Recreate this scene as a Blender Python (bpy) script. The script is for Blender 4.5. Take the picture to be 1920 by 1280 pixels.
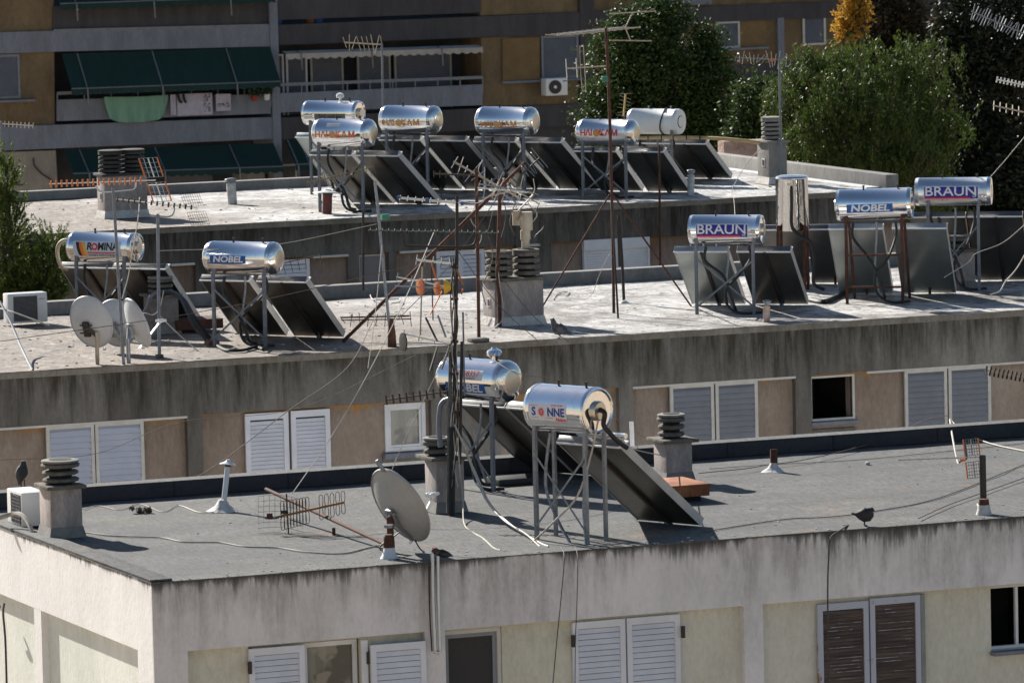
import bpy, bmesh, math, random
from mathutils import Vector, Matrix, noise
random.seed(7)
scene = bpy.context.scene
for o in list(bpy.data.objects): bpy.data.objects.remove(o)
# ------------------------------------------------------------------ camera
FPX = 10900.0; PITCH = 0.0953; ROLL = 0.0233; PSI = 0.382
CAM = Vector((0, 0, 20.0))
FW = Vector((math.sin(PSI)*math.cos(PITCH), math.cos(PSI)*math.cos(PITCH), -math.sin(PITCH)))
R0 = Vector((math.cos(PSI), -math.sin(PSI), 0)); U0 = R0.cross(FW)
RT = math.cos(ROLL)*R0 - math.sin(ROLL)*U0
UP = math.sin(ROLL)*R0 + math.cos(ROLL)*U0
cd = bpy.data.cameras.new("camera"); cam = bpy.data.objects.new("camera", cd)
scene.collection.objects.link(cam); scene.camera = cam
cd.sensor_width = 36.0; cd.lens = 36.0*FPX/1920.0; cd.clip_start = 0.5; cd.clip_end = 5000
mw = Matrix((RT, UP, -FW)).transposed().to_4x4(); mw.translation = CAM; cam.matrix_world = mw
cd.dof.use_dof = True; cd.dof.focus_distance = 78.0; cd.dof.aperture_fstop = 6.3
scene.render.resolution_x = 1024; scene.render.resolution_y = 682
# ------------------------------------------------------------------ light
SUN_EL = math.radians(29.5)
SH = Vector((0.20, -0.98, 0)).normalized()          # horizontal direction the shadows fall
sd = (SH*math.cos(SUN_EL) + Vector((0, 0, -math.sin(SUN_EL)))).normalized()
ld = bpy.data.lights.new("sun", 'SUN'); ld.energy = 5.0; ld.angle = math.radians(0.5); ld.color = (1.0, 0.95, 0.87)
lo = bpy.data.objects.new("sun", ld); scene.collection.objects.link(lo)
lo.rotation_euler = sd.to_track_quat('-Z', 'Y').to_euler(); lo.location = (0, 60, 60)
w = bpy.data.worlds.new("World"); scene.world = w; w.use_nodes = True
nt = w.node_tree; bg = nt.nodes['Background']
sky = nt.nodes.new('ShaderNodeTexSky'); sky.sky_type = 'NISHITA'; sky.sun_disc = False
sky.sun_elevation = SUN_EL
sky.sun_rotation = math.atan2(-SH.x, -SH.y)
sky.air_density = 1.0; sky.dust_density = 0.6; sky.ozone_density = 1.2
nt.links.new(sky.outputs[0], bg.inputs[0]); bg.inputs[1].default_value = 0.055
vs = scene.view_settings; vs.view_transform = 'Standard'; vs.look = 'None'; vs.exposure = 0.90; vs.gamma = 1.0
scene.render.engine = 'CYCLES'
# ------------------------------------------------------------------ pixel helpers (photo pixels 1920x1280 -> world)
def ray(x, y): return FW + RT*((x-960)/FPX) + UP*((640-y)/FPX)
def at(x, y, D): return CAM + ray(x, y)*D
def onz(x, y, z): d = ray(x, y); return CAM + d*((z-CAM.z)/d.z)
def ony(x, y, Y): d = ray(x, y); return CAM + d*(Y/d.y)
def onx(x, y, X): d = ray(x, y); return CAM + d*(X/d.x)
def depth(P): return (P-CAM).dot(FW)
V = Vector
Y1, Z1, Y2, Z2, Y3, Z3 = 62.61, 11.046, 79.16, 11.853, 93.76, 12.654
ZR = {1: Z1, 2: Z2, 3: Z3}
RX = R0.copy(); VX = V((math.sin(PSI), math.cos(PSI), 0)); UZ = V((0, 0, 1))
# ------------------------------------------------------------------ object helpers
COL = scene.collection
def tag(o, label=None, cat=None, group=None, kind=None):
    if label: o['label'] = label
    if cat: o['category'] = cat
    if group: o['group'] = group
    if kind: o['kind'] = kind
    return o
def empty(name, loc, label, cat, group=None):
    o = bpy.data.objects.new(name, None); COL.objects.link(o); o.location = loc; o.empty_display_size = .1
    return tag(o, label, cat, group)
def rootloc(p):
    l = V((0, 0, 0))
    while p is not None: l = l + V(p.location); p = p.parent
    return l
def frame_of(d):
    d = d.normalized(); a = UZ if abs(d.z) < .9 else V((1, 0, 0))
    x = d.cross(a).normalized(); return x, d.cross(x).normalized(), d
class MB:
    def __init__(s): s.v = []; s.f = []; s.uv = None
    def add(s, vs, fs):
        n = len(s.v); s.v += [V(q) for q in vs]; s.f += [tuple(i+n for i in f) for f in fs]; return s
    def obox(s, c, X, Y, Z):      # centre and three half vectors
        c = V(c); vs = [c + X*a + Y*b + Z*d for d in (-1, 1) for b in (-1, 1) for a in (-1, 1)]
        return s.add(vs, [(0, 2, 3, 1), (4, 5, 7, 6), (0, 1, 5, 4), (2, 6, 7, 3), (0, 4, 6, 2), (1, 3, 7, 5)])
    def box(s, x0, x1, y0, y1, z0, z1):
        return s.obox(((x0+x1)/2, (y0+y1)/2, (z0+z1)/2), V((abs(x1-x0)/2, 0, 0)), V((0, abs(y1-y0)/2, 0)), V((0, 0, abs(z1-z0)/2)))
    def bar(s, a, b, w, h=None, side=None):   # rectangular bar from a to b
        a = V(a); b = V(b); d = (b-a)
        if side is None: x, y, _ = frame_of(d)
        else: x = V(side).normalized(); y = d.normalized().cross(x).normalized()
        return s.obox((a+b)/2, x*(w/2), y*((h or w)/2), d/2)
    def tube(s, pts, r, n=8, caps=True, r2=None):
        pts = [V(p) for p in pts]; m = len(pts); vs = []; fs = []
        px_ = None
        for i, p in enumerate(pts):
            d = (pts[min(i+1, m-1)] - pts[max(i-1, 0)])
            if d.length < 1e-7: d = V((0, 0, 1))
            d.normalize()
            if px_ is None: x, y, _ = frame_of(d)
            else:
                x = (px_ - d*px_.dot(d))
                if x.length < 1e-5: x = frame_of(d)[0]
                x.normalize(); y = d.cross(x)
            px_ = x
            rr = r if r2 is None else r + (r2-r)*i/(m-1)
            for k in range(n):
                a = 2*math.pi*k/n; vs.append(p + x*(rr*math.cos(a)) + y*(rr*math.sin(a)))
        for i in range(m-1):
            for k in range(n):
                fs.append((i*n+k, i*n+(k+1) % n, (i+1)*n+(k+1) % n, (i+1)*n+k))
        if caps: fs.append(tuple(range(n-1, -1, -1))); fs.append(tuple((m-1)*n+k for k in range(n)))
        return s.add(vs, fs)
    def lathe(s, c, axis, prof, n=32, X=None):   # prof: (along axis, radius)
        c = V(c); x, y, d = frame_of(axis)
        if X is not None: x = V(X).normalized(); y = d.cross(x)
        vs = []; fs = []
        for (t, r) in prof:
            for k in range(n):
                a = 2*math.pi*k/n; vs.append(c + d*t + x*(r*math.cos(a)) + y*(r*math.sin(a)))
        m = len(prof)
        for i in range(m-1):
            for k in range(n): fs.append((i*n+k, i*n+(k+1) % n, (i+1)*n+(k+1) % n, (i+1)*n+k))
        fs.append(tuple(range(n-1, -1, -1))); fs.append(tuple((m-1)*n+k for k in range(n)))
        return s.add(vs, fs)
    def prism(s, pts, d):          # polygon extruded by vector d
        n = len(pts); pts = [V(p) for p in pts]; d = V(d)
        return s.add(pts + [p+d for p in pts], [tuple(range(n)), tuple(range(2*n-1, n-1, -1))] + [(i, i+n, (i+1) % n+n, (i+1) % n) for i in range(n)])
    def quadsheet(s, grid, th=None):   # grid of points -> sheet with thickness vector
        R_ = len(grid); C_ = len(grid[0]); vs = [V(p) for row in grid for p in row]; fs = []
        for i in range(R_-1):
            for j in range(C_-1): fs.append((i*C_+j, i*C_+j+1, (i+1)*C_+j+1, (i+1)*C_+j))
        if th is not None:
            N = len(vs); vs2 = [p+V(th) for p in vs]; fs += [tuple(reversed([q+N for q in f])) for f in list(fs)]; vs += vs2
            per = [j for j in range(C_)] + [i*C_+C_-1 for i in range(1, R_)] + [(R_-1)*C_+j for j in range(C_-2, -1, -1)] + [i*C_ for i in range(R_-2, 0, -1)]
            for a in range(len(per)):
                b = per[(a+1) % len(per)]; a_ = per[a]; fs.append((b, a_, a_+N, b+N))
        return s.add(vs, fs)
    def build(s, name, mat, parent=None, smooth=False, bevel=0, recalc=True, kind=None, label=None):
        me = bpy.data.meshes.new(name); off = rootloc(parent)
        me.from_pydata([tuple(v-off) for v in s.v], [], s.f)
        if recalc or bevel:
            bm = bmesh.new(); bm.from_mesh(me)
            if recalc: bmesh.ops.recalc_face_normals(bm, faces=bm.faces)
            if bevel: bmesh.ops.bevel(bm, geom=[e for e in bm.edges if len(e.link_faces) == 2 and e.calc_face_angle(0) > .6], offset=bevel, segments=2, affect='EDGES', profile=.6, clamp_overlap=True)
            bm.to_mesh(me); bm.free()
        me.materials.append(mat); me.update()
        if smooth or bevel:
            me.shade_smooth(); me.set_sharp_from_angle(angle=math.radians(38 if smooth else 50))
        o = bpy.data.objects.new(name, me); COL.objects.link(o)
        if parent is not None: o.parent = parent
        if kind: o['kind'] = kind
        if label: o['label'] = label
        return o
def smoothpts(pts, k=6):
    pts = [V(p) for p in pts]
    if len(pts) < 3: return pts
    out = []; P = [pts[0]*2-pts[1]] + pts + [pts[-1]*2-pts[-2]]
    for i in range(1, len(P)-2):
        for j in range(k):
            t = j/k; a, b, c, d = P[i-1], P[i], P[i+1], P[i+2]
            out.append(.5*((2*b) + (c-a)*t + (2*a-5*b+4*c-d)*t*t + (3*b-a-3*c+d)*t**3))
    out.append(pts[-1]); return out
# ------------------------------------------------------------------ materials
def newmat(name):
    m = bpy.data.materials.new(name); m.use_nodes = True; n = m.node_tree; return m, n, n.nodes['Principled BSDF']
def N(n, t, **kw):
    q = n.nodes.new(t)
    for k, v in kw.items(): setattr(q, k, v)
    return q
def noise_n(n, scale, stretch=(1, 1, 1), detail=6, rough=.6, coord='Object', off=(0, 0, 0)):
    tc = N(n, 'ShaderNodeTexCoord'); mp = N(n, 'ShaderNodeMapping'); mp.inputs['Scale'].default_value = stretch; mp.inputs['Location'].default_value = off
    ns = N(n, 'ShaderNodeTexNoise'); ns.inputs['Scale'].default_value = scale; ns.inputs['Detail'].default_value = detail; ns.inputs['Roughness'].default_value = rough
    n.links.new(tc.outputs[coord], mp.inputs[0]); n.links.new(mp.outputs[0], ns.inputs[0]); return ns.outputs[0]
def ramp(n, src, a, b, ca=(0, 0, 0, 1), cb=(1, 1, 1, 1)):
    r = N(n, 'ShaderNodeValToRGB'); r.color_ramp.elements[0].position = a; r.color_ramp.elements[1].position = b
    r.color_ramp.elements[0].color = ca; r.color_ramp.elements[1].color = cb; n.links.new(src, r.inputs[0]); return r.outputs[0]
def mix(n, fac, a, b, mode='MIX'):
    m = N(n, 'ShaderNodeMix', data_type='RGBA', blend_type=mode)
    for sock, v in ((m.inputs[0], fac), (m.inputs[6], a), (m.inputs[7], b)):
        if isinstance(v, (int, float)): sock.default_value = v
        elif isinstance(v, tuple): sock.default_value = (*v[:3], 1)
        else: n.links.new(v, sock)
    return m.outputs[2]
def math_n(n, op, a, b=None):
    m = N(n, 'ShaderNodeMath', operation=op)
    for i, v in enumerate((a, b)):
        if v is None: continue
        if isinstance(v, (int, float)): m.inputs[i].default_value = v
        else: n.links.new(v, m.inputs[i])
    return m.outputs[0]
def bump_n(n, bs, src, dist, strength=1.0):
    b = N(n, 'ShaderNodeBump'); b.inputs['Distance'].default_value = dist; b.inputs['Strength'].default_value = strength
    n.links.new(src, b.inputs['Height']); n.links.new(b.outputs[0], bs.inputs['Normal'])
def pm(name, c1, c2=None, scale=6, rough=.7, metal=0, bump=0, stretch=(1, 1, 1), lo=.35, hi=.65, fine=0, spec=None):
    m, n, bs = newmat(name)
    c2 = c2 or tuple(x*.75 for x in c1)
    a = noise_n(n, scale, stretch); c = mix(n, ramp(n, a, lo, hi), c1, c2)
    if fine: c = mix(n, fine, c, noise_n(n, scale*9, stretch, 2), 'OVERLAY')
    n.links.new(c, bs.inputs['Base Color']); bs.inputs['Roughness'].default_value = rough; bs.inputs['Metallic'].default_value = metal
    if spec is not None: bs.inputs['Specular IOR Level'].default_value = spec
    if bump: bump_n(n, bs, noise_n(n, scale*3, stretch, 4), bump)
    return m
def plastered(name, base, dark, ztop, reach, mould=.05, pale=None, blotch=.5, amount=.8, rust=None, mouldc=(.035, .032, .028)):
    # weathered render: vertical runs of dirt that start at the coping, a mouldy lip, pale blotches
    m, n, bs = newmat(name)
    geo = N(n, 'ShaderNodeNewGeometry'); sx = N(n, 'ShaderNodeSeparateXYZ'); n.links.new(geo.outputs['Position'], sx.inputs[0])
    dz = math_n(n, 'SUBTRACT', ztop, sx.outputs[2])            # metres below the coping
    run = noise_n(n, 2.2, (1.6, 1.6, .12), 6, .65); run2 = noise_n(n, 5.5, (1.5, 1.5, .16), 5, .7, off=(3, 1, 4))
    lowf = noise_n(n, .45, (1, 1, .6), 3, .5, off=(5, 9, 2)); fine = noise_n(n, 22, (1, 1, .5), 4, .7)
    k = math_n(n, 'MULTIPLY', math_n(n, 'POWER', run, 2.5), math_n(n, 'ADD', math_n(n, 'MULTIPLY', ramp(n, noise_n(n, .38, (1, 1, .1), 4, .6, off=(3, 22, 0)), .38, .62), .75), .2)); k = math_n(n, 'MULTIPLY', k, 5.5*reach)
    s1 = N(n, 'ShaderNodeMapRange', interpolation_type='SMOOTHSTEP'); n.links.new(dz, s1.inputs[0]); s1.inputs[1].default_value = 0
    n.links.new(k, s1.inputs[2]); s1.inputs[3].default_value = 1; s1.inputs[4].default_value = 0
    st = math_n(n, 'MULTIPLY', s1.outputs[0], ramp(n, run2, .30, .62))
    c = mix(n, ramp(n, lowf, .35, .65), base, pale or tuple(x*1.25 for x in base))
    c = mix(n, math_n(n, 'MULTIPLY', ramp(n, noise_n(n, 1.6, (1, 1, .55), 7, .7, off=(7, 0, 0)), .42, .62), blotch), c, tuple(x*.62 for x in base))
    if rust:
        rr = math_n(n, 'MULTIPLY', ramp(n, noise_n(n, 1.7, (1.2, 1.2, .2), 4, .6, off=(2, 6, 1)), .55, .68), .75)
        c = mix(n, rr, c, rust)
    c = mix(n, math_n(n, 'MULTIPLY', st, amount), c, dark)
    c = mix(n, math_n(n, 'MULTIPLY', ramp(n, noise_n(n, .9, (1.5, 1.5, .3), 5, .6, off=(1, 3, 3)), .5, .75), .35*amount), c, dark)
    if mould:
        kk = math_n(n, 'MULTIPLY', math_n(n, 'POWER', run2, 3), mould*16); kk = math_n(n, 'MULTIPLY', kk, math_n(n, 'ADD', math_n(n, 'MULTIPLY', ramp(n, noise_n(n, .55, (1, 1, .1), 4, .6, off=(31, 2, 0)), .42, .60), 1.25), .22))
        s2 = N(n, 'ShaderNodeMapRange', interpolation_type='SMOOTHSTEP'); n.links.new(dz, s2.inputs[0]); n.links.new(kk, s2.inputs[2]); s2.inputs[3].default_value = 1; s2.inputs[4].default_value = 0
        c = mix(n, math_n(n, 'MULTIPLY', s2.outputs[0], .9), c, mouldc)
    c = mix(n, .11, c, ramp(n, fine, .34, .66), 'OVERLAY')
    n.links.new(c, bs.inputs['Base Color']); bs.inputs['Roughness'].default_value = .92; bs.inputs['Specular IOR Level'].default_value = .2
    bump_n(n, bs, fine, .006); return m
ZB1 = (ony(347, 1221, Y1).z + ony(1920, 1094.5, Y1).z + ony(1170, 1151, Y1).z)/3
ZB2 = sum(ony(x, y, Y2).z for x, y in ((0, 804), (600, 764), (1180, 724), (1600, 696)))/4
ZB3 = sum(ony(x, y, Y3).z for x, y in ((330, 493), (610, 479), (1150, 451)))/3
# ------------------------------------------------------------------ material set
LAV = plastered('lavender_render', (.69, .66, .645), (.19, .17, .155), Z1, 1.1, mould=.085, pale=(.80, .77, .755), blotch=.45, amount=.62)
ENDW = plastered('end_render_sunlit_tone', (.82, .80, .78), (.5, .47, .45), Z1, .6, mould=.03, pale=(.88, .86, .84), blotch=.16, amount=.3)  # lavender render made paler: sunlight on the end wall put into the colour
CREAM = plastered('cream_render', (.62, .60, .49), (.33, .31, .25), ZB1, .5, mould=.0, pale=(.69, .66, .56), blotch=.2, amount=.35)
GREENISH = plastered('pale_green_render', (.72, .74, .67), (.46, .49, .44), ZB1, .6, mould=0, pale=(.78, .79, .72), blotch=.25, amount=.35)
CONC2 = plastered('grey_render', (.158, .147, .13), (.031, .027, .02), Z2, 1.8, mould=.07, pale=(.245, .23, .205), blotch=.45, amount=.95, mouldc=(.07, .05, .025))
PAN2 = plastered('brown_render', (.30, .24, .19), (.13, .085, .055), ZB2, .7, mould=.05, pale=(.37, .31, .255), blotch=.4, amount=.6, rust=(.34, .27, .21), mouldc=(.42, .22, .05))
CONC3 = plastered('grey_render_rear', (.135, .125, .112), (.028, .024, .02), Z3, 1.8, mould=.07, pale=(.18, .165, .15), blotch=.5, amount=.95, mouldc=(.05, .035, .02))
PAN3 = plastered('pinkish_render', (.25, .19, .16), (.13, .09, .06), ZB3, .8, mould=.04, pale=(.38, .31, .26), blotch=.4, amount=.7, mouldc=(.3, .15, .04))
CONC4 = pm('far_concrete', (.205, .225, .265), (.155, .168, .195), 3, .9, bump=.004, stretch=(1, 1, .25), fine=.25)
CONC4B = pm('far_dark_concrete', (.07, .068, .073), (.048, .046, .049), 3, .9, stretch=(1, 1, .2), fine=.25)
YEL4 = pm('ochre_render', (.20, .142, .075), (.13, .092, .052), 2.5, .95, stretch=(1, 1, .4), fine=.3)
CRM4 = pm('far_cream_render', (.32, .29, .24), (.25, .22, .18), 2, .95, stretch=(1, 1, .4), fine=.2)
def felt_mat():
    m, n, bs = newmat('mineral_felt')
    tc = N(n, 'ShaderNodeTexCoord'); mp = N(n, 'ShaderNodeMapping'); n.links.new(tc.outputs['Object'], mp.inputs[0])
    a = noise_n(n, .6, (1, 2.2, 1), 6, .65); b = noise_n(n, 90, (1, 1, 1), 2, .8); d = noise_n(n, 1.1, (.35, .6, 1), 5, .6, off=(4, 2, 0))
    c = mix(n, ramp(n, a, .35, .65), (.104, .105, .102), (.068, .069, .068))
    c = mix(n, math_n(n, 'MULTIPLY', ramp(n, d, .54, .70), .4), c, (.175, .15, .115))
    c = mix(n, math_n(n, 'MULTIPLY', ramp(n, noise_n(n, 1.6, (.6, .6, 1), 5, .6, off=(1, 7, 3)), .63, .72), .6), c, (.20, .11, .05))
    c = mix(n, .45, c, ramp(n, noise_n(n, 34, (1, .2, 1), 3, .8), .36, .64), 'OVERLAY'); c = mix(n, .35, c, b, 'OVERLAY'); c = mix(n, math_n(n, 'MULTIPLY', ramp(n, noise_n(n, .9, (.5, .5, 1), 8, .75, off=(11, 3, 0)), .50, .62), .5), c, (.058, .06, .063))
    wv = N(n, 'ShaderNodeTexWave', wave_type='BANDS', bands_direction='Y'); wv.inputs['Scale'].default_value = .32; wv.inputs['Distortion'].default_value = .6; wv.inputs['Detail'].default_value = 2
    n.links.new(tc.outputs['Object'], wv.inputs[0]); c = mix(n, math_n(n, 'MULTIPLY', ramp(n, wv.outputs[1], .985, .998), .5), c, (.1, .1, .1))
    n.links.new(c, bs.inputs['Base Color']); bs.inputs['Roughness'].default_value = .88
    bump_n(n, bs, b, .004); return m
FELT = felt_mat()
FELTK = pm('felt_kerb_shaded', (.045, .045, .052), (.035, .035, .04), 2, .85, bump=.003, fine=.4)  # darker, bluer than the roof felt: the kerb face's shade is in the colour
def bitumen(name, xsplit, wid, white=(.62, .60, .58), tan=(.36, .285, .225), off=0, side=1):
    m, n, bs = newmat(name)
    geo = N(n, 'ShaderNodeNewGeometry'); sx = N(n, 'ShaderNodeSeparateXYZ'); n.links.new(geo.outputs['Position'], sx.inputs[0])
    big = noise_n(n, .35, (1, 1.6, 1), 5, .6, off=(off, 0, 0)); mid = noise_n(n, 1.7, (.75, .6, 1), 10, .75, off=(0, off, 0)); fin = noise_n(n, 6, (1.0, .45, 1), 8, .8)
    g = N(n, 'ShaderNodeMapRange'); n.links.new(math_n(n, 'ADD', sx.outputs[0], math_n(n, 'MULTIPLY', math_n(n, 'SUBTRACT', big, .5), 9)), g.inputs[0])
    g.inputs[1].default_value = xsplit-wid; g.inputs[2].default_value = xsplit+wid
    t = mix(n, ramp(n, mid, .38, .62), tan, tuple(x*.55 for x in tan)); t = mix(n, ramp(n, fin, .5, .7), t, (.46, .40, .34))
    wcol = mix(n, ramp(n, mid, .42, .68), white, tuple(x*.62 for x in white)); wcol = mix(n, math_n(n, 'MULTIPLY', ramp(n, fin, .50, .60), .85), wcol, (.17, .15, .135))
    c = mix(n, g.outputs[0], t, wcol)
    vo = N(n, 'ShaderNodeTexVoronoi', feature='DISTANCE_TO_EDGE'); tc = N(n, 'ShaderNodeTexCoord'); mp = N(n, 'ShaderNodeMapping'); mp.inputs['Scale'].default_value = (.55, .8, 1)
    nn = N(n, 'ShaderNodeTexNoise'); nn.inputs['Scale'].default_value = 3; n.links.new(tc.outputs['Object'], nn.inputs[0])
    wm = mix(n, .35, tc.outputs['Object'], nn.outputs[1], 'ADD'); n.links.new(wm, mp.inputs[0]); n.links.new(mp.outputs[0], vo.inputs[0]); vo.inputs['Scale'].default_value = 1.2
    cr = ramp(n, vo.outputs[0], .01, .06, (1, 1, 1, 1), (0, 0, 0, 1)); c = mix(n, math_n(n, 'MULTIPLY', cr, math_n(n, 'MULTIPLY', ramp(n, mid, .4, .6), .8)), c, (.05, .045, .04))
    c = mix(n, math_n(n, 'MULTIPLY', ramp(n, noise_n(n, .9, (.55, .5, 1), 10, .78, off=(8, off, 1)), .49, .57), .8), c, (.13, .108, .09))
    n.links.new(c, bs.inputs['Base Color']); bs.inputs['Roughness'].default_value = .62
    bump_n(n, bs, mid, .12); return m
BIT2 = bitumen('patched_bitumen', 32.2, 1.6, white=(.57, .55, .525), tan=(.22, .162, .115))
BIT3 = bitumen('aluminium_painted_bitumen', 33.2, 1.0, white=(.62, .605, .58), tan=(.23, .175, .13), off=3)
KERB2 = pm('painted_kerb', (.27, .26, .245), (.19, .18, .165), 2, .9, bump=.004, stretch=(1, 1, .5), fine=.3)
CHIM = pm('chimney_render', (.44, .38, .35), (.27, .235, .215), 4, .93, bump=.006, stretch=(1, 1, .35), fine=.4)
CHIMD = pm('weathered_cement', (.175, .16, .135), (.09, .08, .068), 9, .95, bump=.012, fine=.5)
CHIMG = pm('grey_cement', (.27, .255, .23), (.19, .18, .165), 6, .95, bump=.006, fine=.3)
BLACK = pm('black_rubber', (.02, .02, .021), (.012, .012, .012), 9, .55)
SOOT = pm('soot_inside', (.02, .018, .016), (.012, .011, .01), 5, .95)
GALV = pm('galvanised_steel', (.30, .315, .34), (.2, .21, .23), 14, .45, metal=.75, bump=.001)
GREYP = pm('grey_painted_steel', (.2, .215, .24), (.15, .16, .18), 12, .5, metal=.3)
RUST = pm('rusty_iron', (.13, .05, .03), (.06, .028, .02), 12, .85, metal=.2, bump=.003, fine=.5)
RUSTO = pm('orange_rust_sheet', (.42, .17, .07), (.22, .07, .03), 3.5, .8, metal=.1, bump=.003, stretch=(1, 1, .4), fine=.4)
RUSTP = pm('rust_streaked_paint', (.62, .50, .42), (.40, .16, .07), 2.6, .6, lo=.42, hi=.6, fine=.3)
DARKM = pm('dark_iron', (.04, .038, .037), (.06, .04, .03), 9, .6, metal=.4)
ALU = pm('aluminium', (.62, .63, .64), (.5, .51, .52), 9, .35, metal=.85)
WHITEP = pm('white_paint', (.72, .73, .74), (.62, .63, .64), 4, .5)
WHITEM = pm('white_enamel', (.80, .80, .78), (.70, .70, .68), 2, .35)
SHUT = pm('white_shutter_paint', (.72, .735, .78), (.63, .645, .69), 3, .5)
SHUTG = pm('grey_shutter_paint', (.235, .25, .275), (.2, .215, .235), 3, .6)
SHUTC = pm('cream_frame_paint', (.58, .57, .53), (.5, .48, .43), 5, .6)
OLDW = pm('weathered_slats', (.16, .115, .09), (.075, .055, .048), 7, .9, bump=.004, stretch=(.3, 1, 3), fine=.5)
OLDF = pm('peeling_frame', (.45, .47, .54), (.26, .17, .12), 3.0, .8, lo=.6, hi=.64)
OLDL = pm('faded_paint_edges', (.40, .42, .48), (.14, .10, .08), 12, .8, lo=.4, hi=.6, stretch=(.6, 1, 2))
DISHM = pm('dish_paint', (.50, .51, .52), (.43, .44, .45), 2.5, .5, fine=.1)
DISHW = pm('dish_grey_enamel', (.40, .39, .37), (.34, .33, .31), 2, .5, fine=.1)
CABLEW = pm('cream_cable', (.55, .50, .42), (.42, .37, .30), 6, .6)
CABLED = pm('dark_cable', (.06, .052, .045), (.04, .035, .03), 6, .6)
CABLEB = pm('brown_wire', (.15, .11, .085), (.1, .075, .06), 6, .7)
ORANGE = pm('orange_plastic', (.62, .16, .03), (.52, .13, .03), 8, .4)
GREENP = pm('green_plastic', (.02, .20, .12), (.015, .15, .09), 8, .45)
BLUEP = pm('blue_plastic', (.03, .12, .35), None, 8, .45)
PVC = pm('old_pvc', (.52, .46, .36), (.36, .27, .18), 6, .6, stretch=(1, 1, .4))
COLB = pm('collector_back_plate', (.17, .165, .155), (.12, .117, .11), 2.5, .38, metal=.8, bump=.002)
COLP = pm('pale_galvanised_back', (.42, .45, .44), (.30, .33, .33), 2.0, .36, metal=.75, bump=.002)
COLS = pm('collector_side', (.52, .51, .49), (.42, .41, .40), 4, .45, metal=.2)
COLT = pm('collector_top_trim', (.86, .86, .86), (.78, .78, .79), 5, .4)
BROWNF = pm('bronze_frame', (.20, .12, .07), (.14, .08, .05), 5, .5, metal=.4)
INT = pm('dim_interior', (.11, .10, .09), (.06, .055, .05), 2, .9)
MOUND = pm('white_mastic', (.70, .67, .63), (.5, .46, .42), 9, .8, bump=.02)
AWN = pm('green_canvas', (.0025, .032, .027), (.002, .024, .020), 3, .85, stretch=(3, 1, .3), fine=.15)
MINT = pm('mint_cotton', (.20, .38, .28), (.16, .32, .24), 4, .9, stretch=(3, 1, .5))
TOWEL = pm('white_cotton', (.48, .46, .55), (.40, .38, .47), 6, .9, bump=.003)
SOCK = pm('black_wool', (.02, .02, .022), None, 6, .95)
VAL = pm('cream_canvas', (.42, .40, .36), (.34, .32, .28), 4, .85)
GLASSD = None
def glass(name, tint, rough=.04):
    m, n, bs = newmat(name); bs.inputs['Base Color'].default_value = (*tint, 1); bs.inputs['Roughness'].default_value = rough
    bs.inputs['Specular IOR Level'].default_value = .9; bs.inputs['Coat Weight'].default_value = .6; bs.inputs['Coat Roughness'].default_value = .02
    bump_n(n, bs, noise_n(n, 1.5, (1, 1, 1), 1), .01); return m
def curtain_reflection_glass():  # curtain stripes, with dark and pale reflections painted into the colour
    m, n, bs = newmat('curtained_glass_reflections'); st = noise_n(n, 5, (2.2, 1, .25), 4, .6); big = noise_n(n, 1.6, (1, 1, .9), 3, .6, off=(2, 4, 9))
    c = mix(n, ramp(n, st, .38, .62), (.16, .175, .15), (.085, .10, .085)); c = mix(n, ramp(n, big, .52, .56), c, (.03, .04, .035)); c = mix(n, math_n(n, 'MULTIPLY', ramp(n, noise_n(n, 2.5, (1, 1, 1.3), 2, .5, off=(9, 1, 5)), .6, .63), .6), c, (.30, .27, .22))
    n.links.new(c, bs.inputs['Base Color']); bs.inputs['Roughness'].default_value = .12; bs.inputs['Coat Weight'].default_value = .7; bs.inputs['Coat Roughness'].default_value = .02; return m
GL_G = curtain_reflection_glass(); GL_D = glass('dark_glass', (.012, .014, .018)); GL_B = glass('blue_blind', (.07, .085, .13), .3)
def chrome(name, col=(.90, .90, .91), rough=.055, wob=.003):
    m, n, bs = newmat(name); a = noise_n(n, 3.5, (1, 1, 1), 3, .5)
    c = mix(n, ramp(n, noise_n(n, 14, (1, 1, 1), 5, .7), .5, .8), col, tuple(x*.86 for x in col))
    n.links.new(c, bs.inputs['Base Color']); bs.inputs['Metallic'].default_value = 1
    rr = N(n, 'ShaderNodeMapRange'); n.links.new(noise_n(n, 7, (1, 1, 1), 5, .6), rr.inputs[0]); rr.inputs[3].default_value = rough*.6; rr.inputs[4].default_value = rough*1.8
    n.links.new(rr.outputs[0], bs.inputs['Roughness']); bump_n(n, bs, a, wob); return m
CHR = chrome('polished_tank_steel'); CHR2 = chrome('dull_tank_steel', (.78, .79, .81), .26, .003); CHRC = chrome('dented_cap_steel', (.82, .80, .77), .12, .02)
CAPD = chrome('worn_cap_disc', (.62, .56, .48), .28, .01)
def flat(name, c, rough=.5): return pm(name, c, tuple(x*.88 for x in c), 5, rough)
F_BLUE = flat('sticker_blue', (.01, .10, .36)); F_NAVY = flat('sticker_navy', (.02, .02, .26)); F_WHITE = flat('sticker_white', (.75, .75, .77)); F_RED = flat('sticker_red', (.80, .03, .035))
F_SUN = flat('sticker_sun_yellow', (.75, .48, .18)); F_BLK = flat('sticker_black', (.015, .015, .018)); F_OR = flat('sticker_orange', (.95, .20, .04)); F_YEL = flat('sticker_yellow', (.85, .50, .04)); F_FADE = flat('sticker_faded_orange', (.85, .36, .12)); F_TAN = flat('sticker_brown', (.16, .13, .11)); F_SIL = flat('sticker_silver', (.62, .68, .76), .3)
F_DB = flat('sticker_deep_blue', (.02, .05, .30))
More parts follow.
